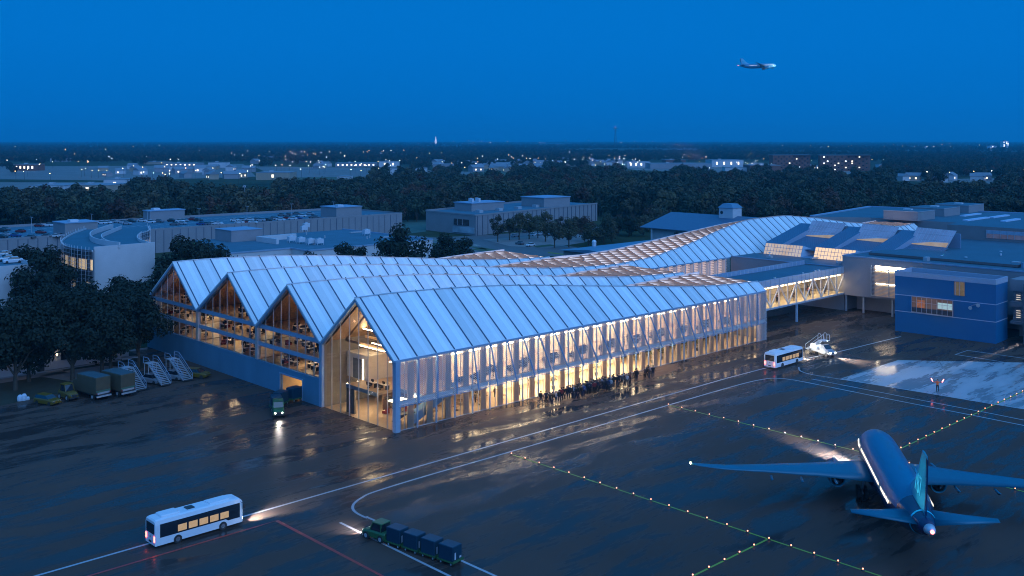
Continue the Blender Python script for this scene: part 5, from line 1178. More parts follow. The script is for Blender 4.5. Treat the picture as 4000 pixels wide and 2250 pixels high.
g = MB(); g.loft([[(x,-.95*k,.4),(x,-.98*k,z*.78),(x,-.8*k,z),(x,.8*k,z),(x,.98*k,z*.78),(x,.95*k,.4)] for x,k,z in ((.4,1,2.1),(1.2,1,2.2),(2.1,.98,1.35),(3.0,.93,1.05),(3.2,.86,.8))], 0); p(g, 'cab', mat('truck_silver', (.26,.28,.31), .35, .2))
p(MB().quad((1.28,-.80,2.14),(2.08,-.86,1.40),(2.08,.86,1.40),(1.28,.80,2.14)), 'windscreen', M['dark_glass']); p(MB().box(3.1,3.24,-.4,.4,.5,.85), 'grille', M['chrome'])
for sy in (1,-1): p(MB().box(3.0,3.22,sy*.68-.17,sy*.68+.17,.66,.90), 'headlight', M['head_lamp'])
p(MB().box(-3.2,.4,-.95,.95,.55,1.0), 'truck_bed', M['truck_silver']); p(MB().box(-2.3,-.8,-.8,.8,1.0,1.9), 'machine_box', BUSW)
g = MB()
for k in range(12): g.box(-3.6+k*.30,-3.3+k*.30,-.75,.75,.6+k*.20,.66+k*.20)
p(g, 'steps', M['steel_pale']); p(MB().box(-.2,1.5,-.8,.8,2.95,3.03), 'landing', M['steel_pale'])
for sy in (1,-1):
    p(MB().pipe([(-3.7,sy*.82,.5),(-3.7,sy*.82,1.5),(-.2,sy*.82,4.05)], .045), 'handrail', M['steel_pale'])
    hp = [(-.2+.45-.45*math.cos(a*math.pi/6),sy*.82,3.9+.55*math.sin(a*math.pi/6)) for a in range(7)]
    p(MB().pipe([(-.2,sy*.82,3.0)]+hp+[(.7,sy*.82,3.0)], .05), 'hoop_rail', M['steel_pale']); hp = [(.7+.4-.4*math.cos(a*math.pi/6),sy*.82,3.8+.5*math.sin(a*math.pi/6)) for a in range(7)]
    p(MB().pipe(hp+[(1.5,sy*.82,3.0)], .05), 'hoop_rail', M['steel_pale'])
    p(MB().bar((-3.3,sy*.7,.5),(-.1,sy*.7,2.9),.1,.2), 'stringer', M['steel_pale'])
p(MB().tube((1.2,.3,2.98),(1.4,.3,2.9),.1,n=8), 'work_lamp', M['head_lamp'])
wheels(S2, (-2.2,2.2), .85, .42, .26, 'chrome'); spot('headlight_beam', S2, (3.4,0,.8), (1,.15,-.12), 30000, (1,.96,.88), 60, .9, .12)
for k, (x, y, w_, h) in enumerate(((78,1567,.9,1.1),(94,1565,.9,1.2),(108,1563,.7,.6))):
    s, t = P(x, y); g = MB(); g.loft([[(math.cos(a*.785)*w_*.5*r_,math.sin(a*.785)*w_*.45*r_,z) for a in range(8)] for r_,z in ((.9,.02),(1.05,h*.3),(1.,h*.7),(.6,h*.95),(.25,h))], 0)
    solo(g, 'bulk_sack', mat('sack_pale', (.45,.55,.65), .7, var=.1, scale=3), ('pale bulk sack, the tall one farthest from the yellow hatchback','pale bulk sack, the tall one in the middle of three','pale bulk sack, the low one nearest the yellow hatchback')[k], 'sack', s, t, .02)
# dark service cart under the trees
s, t = P(505,1435); o = E('service_cart', 'dark flat topped service cart under the trees by the base wall', 'cart', s, t, .02, R(-20)); part(MB().box(-1.6,1.6,-.9,.9,1.9,2.05), 'roof', M['grey_wall'], o, False, False); part(MB().box(-1.5,1.5,-.8,.8,.5,.95), 'body', M['dark_metal'], o, False, False)
for x in (-1.45,1.45):
    for y in (-.75,.75): part(MB().tube((x,y,.9),(x,y,1.9),.05), 'post', M['dark_metal'], o, False, False)
wheels(o, (-1,1), .7, .3, .2, 'steel_grey')
# ================================================================ lounge sofas behind the mesh
sf0 = E('lounge_sofa', 'dark lounge sofa on the upper floor behind the metal mesh', 'sofa', 16, 3.4, 4.65, 0, 'lounge sofas on the upper floor'); part(MB().bbox(-1.1,1.1,-.45,.45,.12,.45,.05), 'seat', M['cloth_grey'], sf0, False, False); part(MB().bbox(-1.1,1.1,-.5,-.35,.12,.95,.04), 'backrest', M['cloth_grey'], sf0, False, False)
for sx in (1,-1): part(MB().bbox(sx*1.12-.09,sx*1.12+.09,-.5,.45,.12,.65,.03), 'armrest', M['cloth_grey'], sf0, False, False)
for k in range(26): dup(sf0, 18.5+k*3.05, 2.6+(k*1.3) % 3.4, 4.65, R(180 if k % 2 else 90), None, None)
# ---- cafe counters and tall plants in the ground floor hall
for k in range(7):
    s = 9.5+k*2.6; t = 3.2+(k % 2)*2.2
    o = E('cafe_table', 'dark cafe table in the dim ground floor hall by the escalator', 'table', s, t, .03, .3*k, 'cafe tables in the ground floor hall'); part(MB().box(-.8,.8,-.5,.5,.72,.78), 'table_top', M['wood_dark'], o, False, False); part(MB().tube((0,0,0),(0,0,.72),.06).tube((0,0,0),(0,0,.04),.3,.3,10), 'pedestal', M['dark_metal'], o, False, False)
rp_ = random.Random(4)
for k, s in enumerate((36.5,44.2,50.,58.5,66,70,74,78,82.5)):
    o = E('potted_plant', 'tall potted plant standing inside the ground floor glass', 'plant', s, 2.0+(k % 3)*.8, .03, 0, 'potted plants in the ground floor hall'); part(MB().tube((0,0,0),(0,0,.6),.28,.36,12), 'pot', M['dark_metal'], o, False, False)
    g = MB()
    for q in range(60):
        d = Vector((rp_.gauss(0,1),rp_.gauss(0,1),rp_.gauss(0,1))).normalized()*rp_.uniform(.2,.75); c = Vector((0,0,1.9))+Vector((d.x,d.y,d.z*1.5)); a = Vector((rp_.uniform(-1,1),rp_.uniform(-1,1),rp_.uniform(-.5,1))).normalized(); b = a.orthogonal().normalized(); g.add([c-a*.2,c-b*.08,c+a*.2,c+b*.08], [[0,1,2,3]])
    part(g, 'foliage', M['leaf_wood'], o, False, False); part(MB().tube((0,0,.6),(0,0,1.9),.03), 'stem', M['bark'], o, False, False)
# ================================================================ desks, chairs and workers in the gable offices
dk0 = E('office_desk', 'x', 'desk', 0, 0); part(MB().box(-.9,.9,-.45,.45,.70,.75), 'desk_top', M['inner_white'], dk0, False, False)
for x in (-.8,.8): part(MB().box(x-.04,x+.04,-.4,.4,0,.70), 'desk_leg', M['dark_metal'], dk0, False, False)
part(MB().box(-.35,.35,.1,.14,.85,1.25).box(-.05,.05,.1,.14,.75,.85), 'monitor', M['black'], dk0, False, False)
ch0 = E('office_chair', 'x', 'chair', 0, 0); part(MB().bbox(-.26,.26,-.26,.26,.42,.50,.03), 'seat', M['black'], ch0, False, False); part(MB().bbox(-.25,.25,-.30,-.24,.55,1.0,.03), 'backrest', M['black'], ch0, False, False); part(MB().tube((0,0,.05),(0,0,.42),.04).bar((-.28,0,.05),(.28,0,.05),.06,.06).bar((0,-.28,.05),(0,.28,.05),.06,.06), 'pedestal', M['dark_metal'], ch0, False, False)
rc0 = E('armchair', 'x', 'chair', 0, 0); part(MB().bbox(-.4,.4,-.35,.4,.15,.45,.05), 'seat', M['cloth_red'], rc0, False, False); part(MB().bbox(-.4,.4,-.5,-.35,.15,.95,.05), 'backrest', M['cloth_red'], rc0, False, False)
for sx in (1,-1): part(MB().bbox(sx*.42-.07,sx*.42+.07,-.4,.4,.15,.62,.03), 'armrest', M['cloth_red'], rc0, False, False)
fd = [True]*3; rf = random.Random(9); floor_n = {4.65:'lowest office floor',7.85:'middle office floor',11.1:'attic office floor'}; hall_n = {1:'next to the front hall',2:'of the middle gable',3:'of the gable farthest back'}
def furn(idx, proto, s, t, z, rot, label, group):
    if fd[idx]: fd[idx] = False; place(proto, s, t, z, rot); proto['label'] = label; proto['group'] = group; return proto
    return dup(proto, s, t, z, rot, label, group)
for i in (1,2,3):
    for z in (4.65,7.85,11.1):
        te, tb = EAVES[i], TBK[i]; lo, hi = (te+1.8, tb-2) if z < 11 else (te+6.5, tb-7.5)
        n = 6 if z < 11 else 2
        for k in range(n):
            t = lo+(hi-lo)*(k+.5)/n+rf.uniform(-.5,.5); s = rf.uniform(1.2,5.5); a = rf.choice((0,R(90),R(180)))
            w_ = floor_n[z]+' '+hall_n[i]
            furn(0, dk0, s, t, z, a, 'white desk with dark monitor on the '+w_, 'desks on the '+w_)
            furn(1, ch0, s+.75*math.sin(a), t-.75*math.cos(a), z, a+rf.uniform(-.4,.4), 'black swivel chair at a desk on the '+w_, 'swivel chairs on the '+w_)
        if z < 11:
            furn(2, rc0, rf.uniform(1.,2.2), lo+(hi-lo)*.72, z, rf.uniform(0,6), 'red armchair near the glass on the '+w_, None)
        for k in range(2 if z < 11 else 1):
            dup(PQ[(0,2,7)[(k+i) % 3]], rf.uniform(2,7), lo+(hi-lo)*rf.random(), z, rf.uniform(0,6.28), 'office worker in dark clothes on the '+w_, 'office workers on the '+w_)
for k, (s, t) in enumerate(((3,10.5),(3.4,8))): furn(0, dk0, s, t, 4.65, R(90), ('white desk with dark monitor at the edge of the front mezzanine','white desk beside the corner of the front mezzanine')[k], None); furn(1, ch0, s-.9, t, 4.65, R(-90), ('black swivel chair at the edge of the front mezzanine','black swivel chair beside the corner of the front mezzanine')[k], None)
for q in range(3):
    furn(2, rc0, 4.8+q*1.6, 9.5-q*.8, .03, R(20+q*70), ('red armchair nearest the stair in the front hall','red armchair in the middle of the front hall','red armchair farthest inside the front hall')[q], None)
# ================================================================ trees
def tree_meshes(h, cr, n, leaf, seed, low=.28, asp=1., nclust=16, leafm='leaf_dark', limbs=7):
    r_ = random.Random(seed); tk = MB(); tk.tube((0,0,-.1),(r_.uniform(-.1,.1),0,h*low*1.05),h*.026,h*.019,9); top = Vector((0,0,h*low))
    cl = []
    cz = h*(1+low)/2; rz = h*(1-low)/2
    for k in range(nclust):
        for _ in range(20):
            p_ = Vector((r_.uniform(-1,1),r_.uniform(-1,1),r_.uniform(-1,1)))
            if p_.length < 1 and p_.length > .35: break
        sh = 1-.35*max(0,p_.z)-(.25 if p_.z < -.6 else 0)
        cl.append((Vector((p_.x*cr*sh*asp, p_.y*cr*sh, cz+p_.z*rz*.9)), r_.uniform(.24,.42)*cr))
    cl.append((Vector((0,0,h*.9)), .3*cr)); cl.append((Vector((0,0,cz)), .45*cr))
    for c, q in cl[:limbs]:
        mid = top.lerp(c,.5)+Vector((0,0,h*.05)); tk.tube(top-Vector((0,0,h*.06)), mid, h*.012, h*.008, 6); tk.tube(mid, c, h*.008, h*.003, 5)
    tk.tube(top, (0,0,h*.85), h*.018, h*.004, 7)
    cm = MB(); per = max(3, n//len(cl))
    for c, q in cl:
        for k in range(per):
            d = Vector((r_.gauss(0,1),r_.gauss(0,1),r_.gauss(0,.8))).normalized()*q*(r_.random()**.4)*1.15; p_ = c+d
            nn = (d.normalized()+Vector((r_.uniform(-.7,.7),r_.uniform(-.7,.7),r_.uniform(-.2,.9)))).normalized()
            a = nn.orthogonal().normalized(); b = nn.cross(a); an_ = r_.uniform(0,3.14); a, b = a*math.cos(an_)+b*math.sin(an_), b*math.cos(an_)-a*math.sin(an_)
            w_ = leaf*r_.uniform(.6,1.3); cm.add([p_-a*w_, p_-b*w_*.55+nn*w_*.15, p_+a*w_, p_+b*w_*.55+nn*w_*.15], [[0,1,2,3]])
    return tk, cm
def tree_proto(name, h, cr, n, leaf, seed, leafm, **kw):
    o = bpy.data.objects.new(name, None); COL.objects.link(o); LOC[o.name] = (0,0,0); o['category'] = 'tree'
    tk, cm = tree_meshes(h, cr, n, leaf, seed, **kw); part(tk, 'trunk', M['bark'], o, False, False); part(cm, 'crown', M[leafm], o, False, False); return o
TU = set()
def put(proto, s, t, rot, label, group=None, scale=1., z=0.):
    if proto.name in TU: o = dup(proto, s, t, z, rot, label, group, scale)
    else:
        TU.add(proto.name); o = place(proto, s, t, z, rot); o['label'] = label; o.scale = (scale,)*3
        if group: o['group'] = group
    return o
rt_ = random.Random(21)
big = [tree_proto('shade_tree', 17, 6.9, 7600, .42, 40+k, 'leaf_dark', nclust=28, low=.22) for k in range(3)]
for k, (x, y, sc, lab) in enumerate(((60,1525,1.0,'dark leafy tree with its trunk just above the yellow hatchback'),(112,1492,.95,'dark leafy tree in front of the white annex wall'),(-80,1500,1.05,'dark leafy tree cut by the frame edge near the corner deck'),(283,1486,1.02,'dark leafy tree rising from the paved path'),(398,1462,1.0,'dark leafy tree, one of a close pair behind the box trucks, the nearer one'),(432,1458,.95,'dark leafy tree, one of a close pair behind the box trucks, the farther one'),(540,1432,1.0,'dark leafy tree touching the first gable of the terminal'),(180,1425,1.0,'dark leafy tree behind the white annex, nearer the frame edge'),(330,1405,.98,'dark leafy tree behind the white annex, in front of the curved building'),(470,1390,1.0,'dark leafy tree behind the white annex, nearest the terminal'))):
    put(big[k % 3], *P(x, y), rt_.uniform(0,6.28), lab, None, sc*.93)
gx = lambda X, Y: st(X, Y)
dense = [tree_proto('dense_tree', 13, 5.4, 3000, .42, 60+k, 'leaf_dark', nclust=18, low=.2) for k in range(2)]
def at_top(x, ytop, Y, h0, proto, lab, group=None, wide=1.):
    z = HC-(ytop-HY)*Y/F; put(proto, *gx((x-CX)*Y/F, Y), rt_.uniform(0,6.28), lab, group, z/h0)
for x, yt, Y, lab in ((1560,880,300,'tall dense tree behind the far terminal roof, taller than its neighbours'),(1735,915,320,'broad dark tree beside the tall one behind the far terminal roof'),(1815,930,325,'dark tree at the road end of the group behind the far roof'),(1345,950,300,'dark tree crown just above the far roof beneath the flat office'),(1415,965,305,'low dark crown beside the flat office wall'),(1205,985,290,'low crown barely showing over the far roof'),(705,925,270,'dark leafless topped tree beside the curved white building'),(765,945,262,'dark bushy tree between curved building and flat office'),(800,940,285,'dark bushy tree in front of the garage wall'),(860,960,272,'dark bushy tree just above the first gable'),(640,1035,235,'dark tree behind the first gable, lower than the others'),(95,962,262,'dark tree before the garage wall near the corner deck'),(200,965,268,'dark tree between corner deck and curved building'),(150,985,240,'dark tree right behind the corner deck')):
    at_top(x, yt, Y, 13, dense[0 if x % 2 else 1], lab)
street = [tree_proto('street_tree', 11, 4.2, 1500, .42, 80+k, 'leaf_olive', nclust=14, low=.3) for k in range(2)]
for k, (x, y, sc) in enumerate(((1944,945,1.0),(2028,936,1.1),(2067,933,1.0),(2101,930,.95),(2131,944,1.15),(2166,968,.95),(2222,966,1.05),(1990,938,.9),(2190,925,.8),(2250,930,.9))):
    put(street[k % 2], *P(x, y), rt_.uniform(0,6.28), 'slender olive street tree in the car park in front of the concrete block', 'street trees in the car park', sc)
bush = [tree_proto('thicket_tree', 9, 4.6, 1300, .42, 90+k, m, nclust=14, low=.1) for k, m in enumerate(('leaf_rust','leaf_olive','leaf_wood'))]
for k in range(24):
    x = 2275+rt_.uniform(0,330); y = 968-(x-2275)*.22+rt_.uniform(-30,6)
    put(bush[k % 3], *P(x, y), rt_.uniform(0,6.28), ('rusty','olive','green')[k % 3]+' bushy tree in the thicket between car park and blue hip roof', ('rusty','olive','green')[k % 3]+' trees of the thicket', rt_.uniform(.8,1.25))
# woodland edge trees one can tell apart, then the wood behind as one mass
wsrc = [tree_proto('woodland_tree', 15, 6.2, 620, .95, 100+k, m, nclust=14, low=.14, limbs=4) for k, m in enumerate(('leaf_wood','leaf_wood','leaf_olive','leaf_rust'))]
wl = ('dark green','deep green','olive','rust brown')
def clear(s, t):          # keep woodland off the buildings and the road
    if -60 < s < 215 and 150 < t < 325: return False
    if 205 < s < 345 and 60 < t < 300: return False
    if 225 < s < 360 and -80 < t < 160: return False
    if 120 < s < 260 and 90 < t < 240: return False
    return True
ne = 0
for k in range(900):
    X = rt_.uniform(-330,330); Y = 470+rt_.uniform(0,150)
    s, t = gx(X, Y)
    if not clear(s, t) or ne >= 110: continue
    i = rt_.choices(range(4), (3,3,3,3))[0]; ne += 1
    put(wsrc[i], s, t, rt_.uniform(0,6.28), wl[i]+' tree at the near edge of the wood behind the garages', wl[i]+' woodland edge trees', rt_.uniform(.75,1.15))
def merged(name, protos):
    out = []
    for p_ in protos:
        me = bpy.data.meshes.new(name); V, Fc, MI = [], [], []; ms = []
        for c in p_.children:
            o_ = len(V); V += [tuple(v.co) for v in c.data.vertices]; Fc += [[i+o_ for i in f_.vertices] for f_ in c.data.polygons]; MI += [len(ms)]*len(c.data.polygons); ms.append(c.data.materials[0])
        me.from_pydata(V, [], Fc); [me.materials.append(m) for m in ms]; me.polygons.foreach_set('material_index', MI)
        out.append(bpy.data.objects.new(name, me))
    return out
def scatter(name, pts, srcs, label):
    me = bpy.data.meshes.new(name); me.from_pydata([p_[0] for p_ in pts], [], [])
    at = me.attributes.new('sc', 'FLOAT', 'POINT'); at.data.foreach_set('value', [p_[1] for p_ in pts])
    ai = me.attributes.new('ix', 'INT', 'POINT'); ai.data.foreach_set('value', [p_[2] for p_ in pts])
    o = bpy.data.objects.new(name, me); COL.objects.link(o); o['kind'] = 'stuff'; o['label'] = label
    g = bpy.data.node_groups.new(name, 'GeometryNodeTree'); g.interface.new_socket('Geometry', in_out='INPUT', socket_type='NodeSocketGeometry'); g.interface.new_socket('Geometry', in_out='OUTPUT', socket_type='NodeSocketGeometry')
    N, L = g.nodes, g.links; gi = N.new('NodeGroupInput'); go = N.new('NodeGroupOutput'); ip = N.new('GeometryNodeInstanceOnPoints'); jn_ = N.new('GeometryNodeGeometryToInstance')
    for so_ in srcs[::-1]:
        oi = N.new('GeometryNodeObjectInfo'); oi.inputs['Object'].default_value = so_; oi.inputs['As Instance'].default_value = False; gi_ = N.new('GeometryNodeGeometryToInstance'); L.new(oi.outputs['Geometry'], gi_.inputs[0])
        if 'jg' not in locals(): jg = N.new('GeometryNodeJoinGeometry')
        L.new(gi_.outputs[0], jg.inputs[0])
    N.remove(jn_); L.new(gi.outputs[0], ip.inputs['Points']); L.new(jg.outputs[0], ip.inputs['Instance']); ip.inputs['Pick Instance'].default_value = True
    def na(nm_, ty):
        a = N.new('GeometryNodeInputNamedAttribute'); a.data_type = ty; a.inputs['Name'].default_value = nm_; return [q for q in a.outputs if q.enabled and q.name == 'Attribute'][0]
    L.new(na('ix','INT'), ip.inputs['Instance Index']); L.new(na('sc','FLOAT'), ip.inputs['Scale'])
    rv = N.new('FunctionNodeRandomValue'); rv.data_type = 'FLOAT_VECTOR'; rv.inputs[0].default_value = (0,0,0); rv.inputs[1].default_value = (0,0,6.283); L.new(rv.outputs[0], ip.inputs['Rotation']); L.new(ip.outputs[0], go.inputs[0])
    o.modifiers.new('scatter', 'NODES').node_group = g; return o
far_src = merged('woodland_source', wsrc)
def in_town(px_, py_):                  # the town's clearings, in rows and columns of the view over the plain
    n_ = noise.noise((px_*.010,py_*.05,1))
    if px_ < 1500 and 634 < py_ < 712 and n_ > -.28: return True
    if px_ < 520 and 690 < py_ < 752: return True
    if 700 < px_ < 1350 and 655 < py_ < 745 and not (py_ > 705 and px_ > 1080): return True
    if 1500 <= px_ < 2150 and 640 < py_ < 690 and n_ > -.02: return True
    if 2100 < px_ < 2450 and 632 < py_ < 668 and n_ > .0: return True
    if 2420 < px_ < 3450 and 628 < py_ < 684 and n_ > -.20: return True
    if px_ > 3480 and 692 < py_ < 732 and n_ > -.3: return True
    if px_ > 2980 and 568 < py_ < 590: return n_ > -.1
    if 1500 < px_ < 2800 and 555 < py_ < 575: return n_ > .0
    return False
def ok_far(X, Y, h=9.):
    px_ = CX+F*X/Y
    return not (in_town(px_, HY+F*HC/Y) or in_town(px_, HY+F*(HC-h)/Y) or in_town(px_, HY+F*(HC-h*.5)/Y))
pts = []
rw = random.Random(77); Y = 520.
while Y < 1150:
    X = -.56*Y
    while X < .56*Y:
        xx, yy = X+rw.uniform(-4,4), Y+rw.uniform(-4,4)
        if clear(*gx(xx, yy)) and ok_far(xx, yy, 12.):
            big_n = noise.noise((xx*.008,yy*.008,0)); i = rw.choices(range(4), (4,3,max(.3,2.4+7*big_n), max(.15,1.0-8*big_n)))[0]
            pts.append(((xx,yy,0), rw.uniform(.6,1.15)+.25*noise.noise((xx*.02,yy*.02,5)), i))
        X += 8.5
    Y += 8.5
scatter('woodland', pts, far_src, 'dense dark mixed wood behind the garages')
pts = []; Y = 1150.
while Y < 3600:
    st_ = 9+(Y-1150)*.006; X = -.56*Y
    while X < .56*Y:
        xx, yy = X+rw.uniform(-st_*.5,st_*.5), Y+rw.uniform(-st_*.5,st_*.5)
        if ok_far(xx, yy): pts.append(((xx,yy,0), rw.uniform(.4,.85), rw.choices(range(4),(4,4,2,.7))[0]))
        X += st_
    Y += st_*1.25
scatter('distant_woodland', pts, far_src, 'distant plain covered with dark woods')
pts = []; Y = 3600.
while Y < 14000:
    st_ = 26+(Y-3600)*.006; X = -.56*Y
    while X < .56*Y:
        xx, yy = X+rw.uniform(-st_*.5,st_*.5), Y+rw.uniform(-st_*.5,st_*.5)
        if noise.noise((xx*.0012,yy*.0006,8)) > -.42: pts.append(((xx,yy,0), rw.uniform(.5,1.1), rw.choices(range(4),(4,4,2,.5))[0]))
        X += st_
    Y += st_*1.6
scatter('far_woods', pts, far_src, 'woods of the far plain below the horizon')
# ================================================================ the town on the plain
ru = random.Random(31)
tw = {'white':mat('town_white', (.50,.52,.56), .7, var=.1, scale=.05), 'grey':mat('town_grey', (.26,.27,.30), .7, var=.1, scale=.05), 'brick':mat('town_brick', (.20,.085,.06), .8, var=.15, scale=.1), 'tan':mat('town_tan', (.36,.29,.22), .7, var=.1, scale=.05)}
troof = mat('town_roof', (.20,.24,.28), .7, var=.15, scale=.05); wlit = glow('town_window', (1.,.80,.48), 2.2); wlitw = glow('town_window_white', (.95,.95,1.), 2.6)
def block(x0, x1, yb, h, depth, col, label, wins=0, group=None, name='town_building', cat='building', gable=False, white=False, rows=1, dark=0):
    """a town building whose front foot line runs from pixel column x0 to x1 at ground row yb"""
    Y = F*HC/(yb-HY); X0, X1 = (x0-CX)*Y/F, (x1-CX)*Y/F; s, t = st((X0+X1)/2, Y); L = (X1-X0)/2
    o = E(name, label, cat, s, t, 0, -TH+ru.uniform(-.12,.12), group); p = lambda mb, n, m, par=o: part(mb, n, m, par, False, False)
    p(MB().box(-L,L,0,depth,0,h), 'wall', tw[col])
    if gable:
        g = MB(); e = .6; a = h+min(depth,2*L)*.28
        g.quad((-L-e,-e,h),(L+e,-e,h),(L+e,depth/2,a),(-L-e,depth/2,a)); g.quad((-L-e,depth/2,a),(L+e,depth/2,a),(L+e,depth+e,h),(-L-e,depth+e,h)); g.tri((-L-e,-e,h),(-L-e,depth/2,a),(-L-e,depth+e,h)); g.tri((L+e,-e,h),(L+e,depth+e,h),(L+e,depth/2,a)); p(g, 'roof', troof)
    else:
        p(MB().box(-L-.2,L+.2,-.2,depth+.2,h,h+.5), 'roof', troof)
        if L > 8: p(MB().box(-L*.4,-L*.4+4,depth*.4,depth*.4+4,h+.5,h+2.2), 'roof_unit', M['steel_grey'])
    if wins:
        ww = min(2.4, 2*L/(wins+1)*.7); hh = h/rows
        for r_ in range(rows):
            for k in range(wins):
                if rows > 1 and ru.random() < dark: continue
                x = -L+2*L*(k+.7)/(wins+.4); p(MB().box(x-ww/2,x+ww/2,-.12,-.02,hh*r_+hh*.35,hh*r_+hh*.75), 'window', wlitw if (white or ru.random() < .25) else wlit)
    return o
blk = [(50,140,667,9,24,'brick','brown brick hall with a row of lit windows on the far plain',5,),
 (195,260,631,6,20,'white','long white roofed shed in front of the far woods',0),(118,250,760,7,45,'white','wide pale warehouse beyond the wood with a dim yard',0),(250,430,752,6,40,'tan','tan walled warehouse beside the wide pale one',1),(405,490,737,8,30,'white','pale depot with one bright door beyond the wood',1),
 (640,770,650,5,40,'grey','flat grey depot with a strip of lamps on the plain',7),(812,878,655,8,24,'white','white flat block at the edge of the plain by the woods',0),(560,650,642,4,26,'tan','tan low shed on the open plain',0),
 (995,1075,628,8,30,'white','broad white roofed hall shining at the edge of the woods',2),(1165,1195,626,8,20,'white','white gabled house between two lamps near the far woods',1),
 (1000,1130,703,8,40,'tan','tan warehouse with a lit gate behind the wood',1),(1310,1470,652,6,40,'grey','long grey hall with a row of nine lit windows',9),(1480,1558,653,9,30,'white','white office with tall lit windows and a flat roof',2),(1508,1665,676,6,30,'white','long white lit wall of a store beyond the wood',0),
 (1690,1760,667,9,40,'grey','grey factory with chimneys beside the long lit store',0),(1315,1360,707,5,20,'white','small white shed roof peeping over the wood',0),
 (1480,1560,608,8,30,'white','white school like building in the far woods',4),(1620,1640,562,9,40,'white','pale far block near the horizon, left of the church',0),(1805,1860,565,10,60,'white','pale far factory near the horizon beside the church',3),
 (2108,2130,563,16,40,'white','small pale tower block near the horizon by the hill',0),(2110,2260,569,8,60,'grey','long grey far settlement strip near the horizon',0),
 (2450,2540,654,9,40,'white','white hall with four bright windows at the town',4),(2540,2780,660,8,50,'grey','long grey shopping hall in the town',0),(2780,2905,652,11,45,'white','large white hall with lamps in the town',4),(2600,2680,640,7,30,'brick','brick hall behind the shopping hall',0),
 (2833,2935,682,9,30,'white','white box shop beside the brick hall',0),(2930,3050,684,12,40,'brick','wide red brick hall between the wood and the apartments',0),(2935,2985,655,7,20,'white','pale roofed market beside the red brick hall',3),
 (3060,3105,667,7,18,'white','bright lit shop at the foot of the first apartment block',4),(3140,3220,664,6,18,'white','low lit shop row between the apartment blocks',5),(3435,3490,655,5,20,'white','low white roofs glowing in the woods beyond the apartments',3),
 (3140,3175,584,9,50,'white','white lit pavilion on the far plain, nearer the apartments',2),(3190,3270,583,10,60,'white','long white lit plant on the far plain',5),(3615,3645,583,11,50,'white','white lit works on the far plain towards the tower',3),(3760,3790,574,9,60,'grey','grey lit plant on the far plain beside the woods',4)]
for b_ in blk: block(*b_)
for x0, x1, yb, lab in ((3017,3173,667,'dark brick apartment slab without lights'),(3207,3400,668,'dark brick apartment slab with scattered lit windows')):
    Y = F*HC/(yb-HY); L = (x1-x0)/2*Y/F; s, t = st(((x0+x1)/2-CX)*Y/F, Y); o = E('apartment_block', lab, 'building', s, t, 0, -TH+(.12 if x0 < 3100 else -.08)); p = lambda mb, n, m, par=o: part(mb, n, m, par, False, False)
    h = 22.; p(MB().box(-L,L*.05,0,16,0,h).box(L*.051,L,4,20,0,h+.4), 'wall', tw['brick']); p(MB().box(-L-.2,L+.2,-.2,20.2,h+.4,h+.9), 'roof', troof)
    for c in range(14):
        x = -L+2*L*(c+.5)/14; p(MB().box(x-.25,x+.25,-.35 if x < L*.05 else 3.6,-.02 if x < L*.05 else 3.98,0,h), 'pier', tw['brick'])
        for r_ in range(7):
            lit = ru.random() < (.04 if x0 < 3100 else .22); xx = x+L/14
            if xx > L-1: continue
            yy = -.1 if xx < L*.05 else 3.9
            if lit or (c+r_) % 2: p(MB().box(xx-1.,xx+1.,yy,yy+.09,1.2+r_*3,2.8+r_*3), 'window', (wlitw if ru.random() < .4 else wlit) if lit else M['dark_glass'])
for x0, x1, yb, yt, lab in ((3868,3894,588,570,'pale cube shaped lit tower block on the far plain'),(3919,3941,585,552,'tall pale tower block rising over the far horizon')):
    Y = F*HC/(yb-HY); L = (x1-x0)/2*Y/F; h = (yb-yt)*Y/F; s, t = st(((x0+x1)/2-CX)*Y/F, Y); o = E('tower_block', lab, 'building', s, t, 0, -TH+.1); p = lambda mb, n, m, par=o: part(mb, n, m, par, False, False)
    p(MB().box(-L,L,0,L*2,0,h), 'wall', mat('tower_white', (.75,.78,.82), .6, emit=(.5,.65,.9), est=.0)); p(MB().box(-L*.4,L*.4,L*.5,L*1.4,h,h+4), 'roof_house', tw['grey'])
    for c in range(4):
        for r_ in range(int(h/6)):
            x = -L+2*L*(c+.5)/4; lit = ru.random() < .25; p(MB().box(x-2,x+2,-.3,-.05,2+r_*6,5+r_*6), 'window', wlitw if lit else M['dark_glass'])
# church and radio mast by the horizon
Y = F*HC/(563.-HY); s, t = st((1702-CX)*Y/F, Y); o = E('church', 'floodlit white church with a pointed steeple on the horizon', 'church', s, t, 0, -TH)
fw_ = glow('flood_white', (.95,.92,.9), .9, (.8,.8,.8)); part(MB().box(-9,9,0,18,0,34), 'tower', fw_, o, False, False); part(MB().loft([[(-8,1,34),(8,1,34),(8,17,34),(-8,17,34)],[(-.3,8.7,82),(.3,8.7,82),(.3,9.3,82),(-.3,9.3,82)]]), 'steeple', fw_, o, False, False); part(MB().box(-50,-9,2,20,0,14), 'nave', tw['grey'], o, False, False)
Y = 6500.; s, t = st((2404-CX)*Y/F, Y); o = E('radio_mast', 'lattice radio mast standing over the horizon', 'mast', s, t, 0, -TH); H_ = 45+(545-498)*Y/F
g = MB()
for x, y in ((-7,-7),(7,-7),(7,7),(-7,7)): g.tube((x,y,0),(x*.25,y*.25,H_),1.1,.8,5)
for k in range(9):
    z = H_*k/9; w0_, w1_ = 7-5.2*k/9, 7-5.2*(k+1)/9; g.bar((-w0_,-w0_,z),(w1_,-w1_,z+H_/9),.9,.9); g.bar((w0_,-w0_,z),(-w1_,-w1_,z+H_/9),.9,.9)
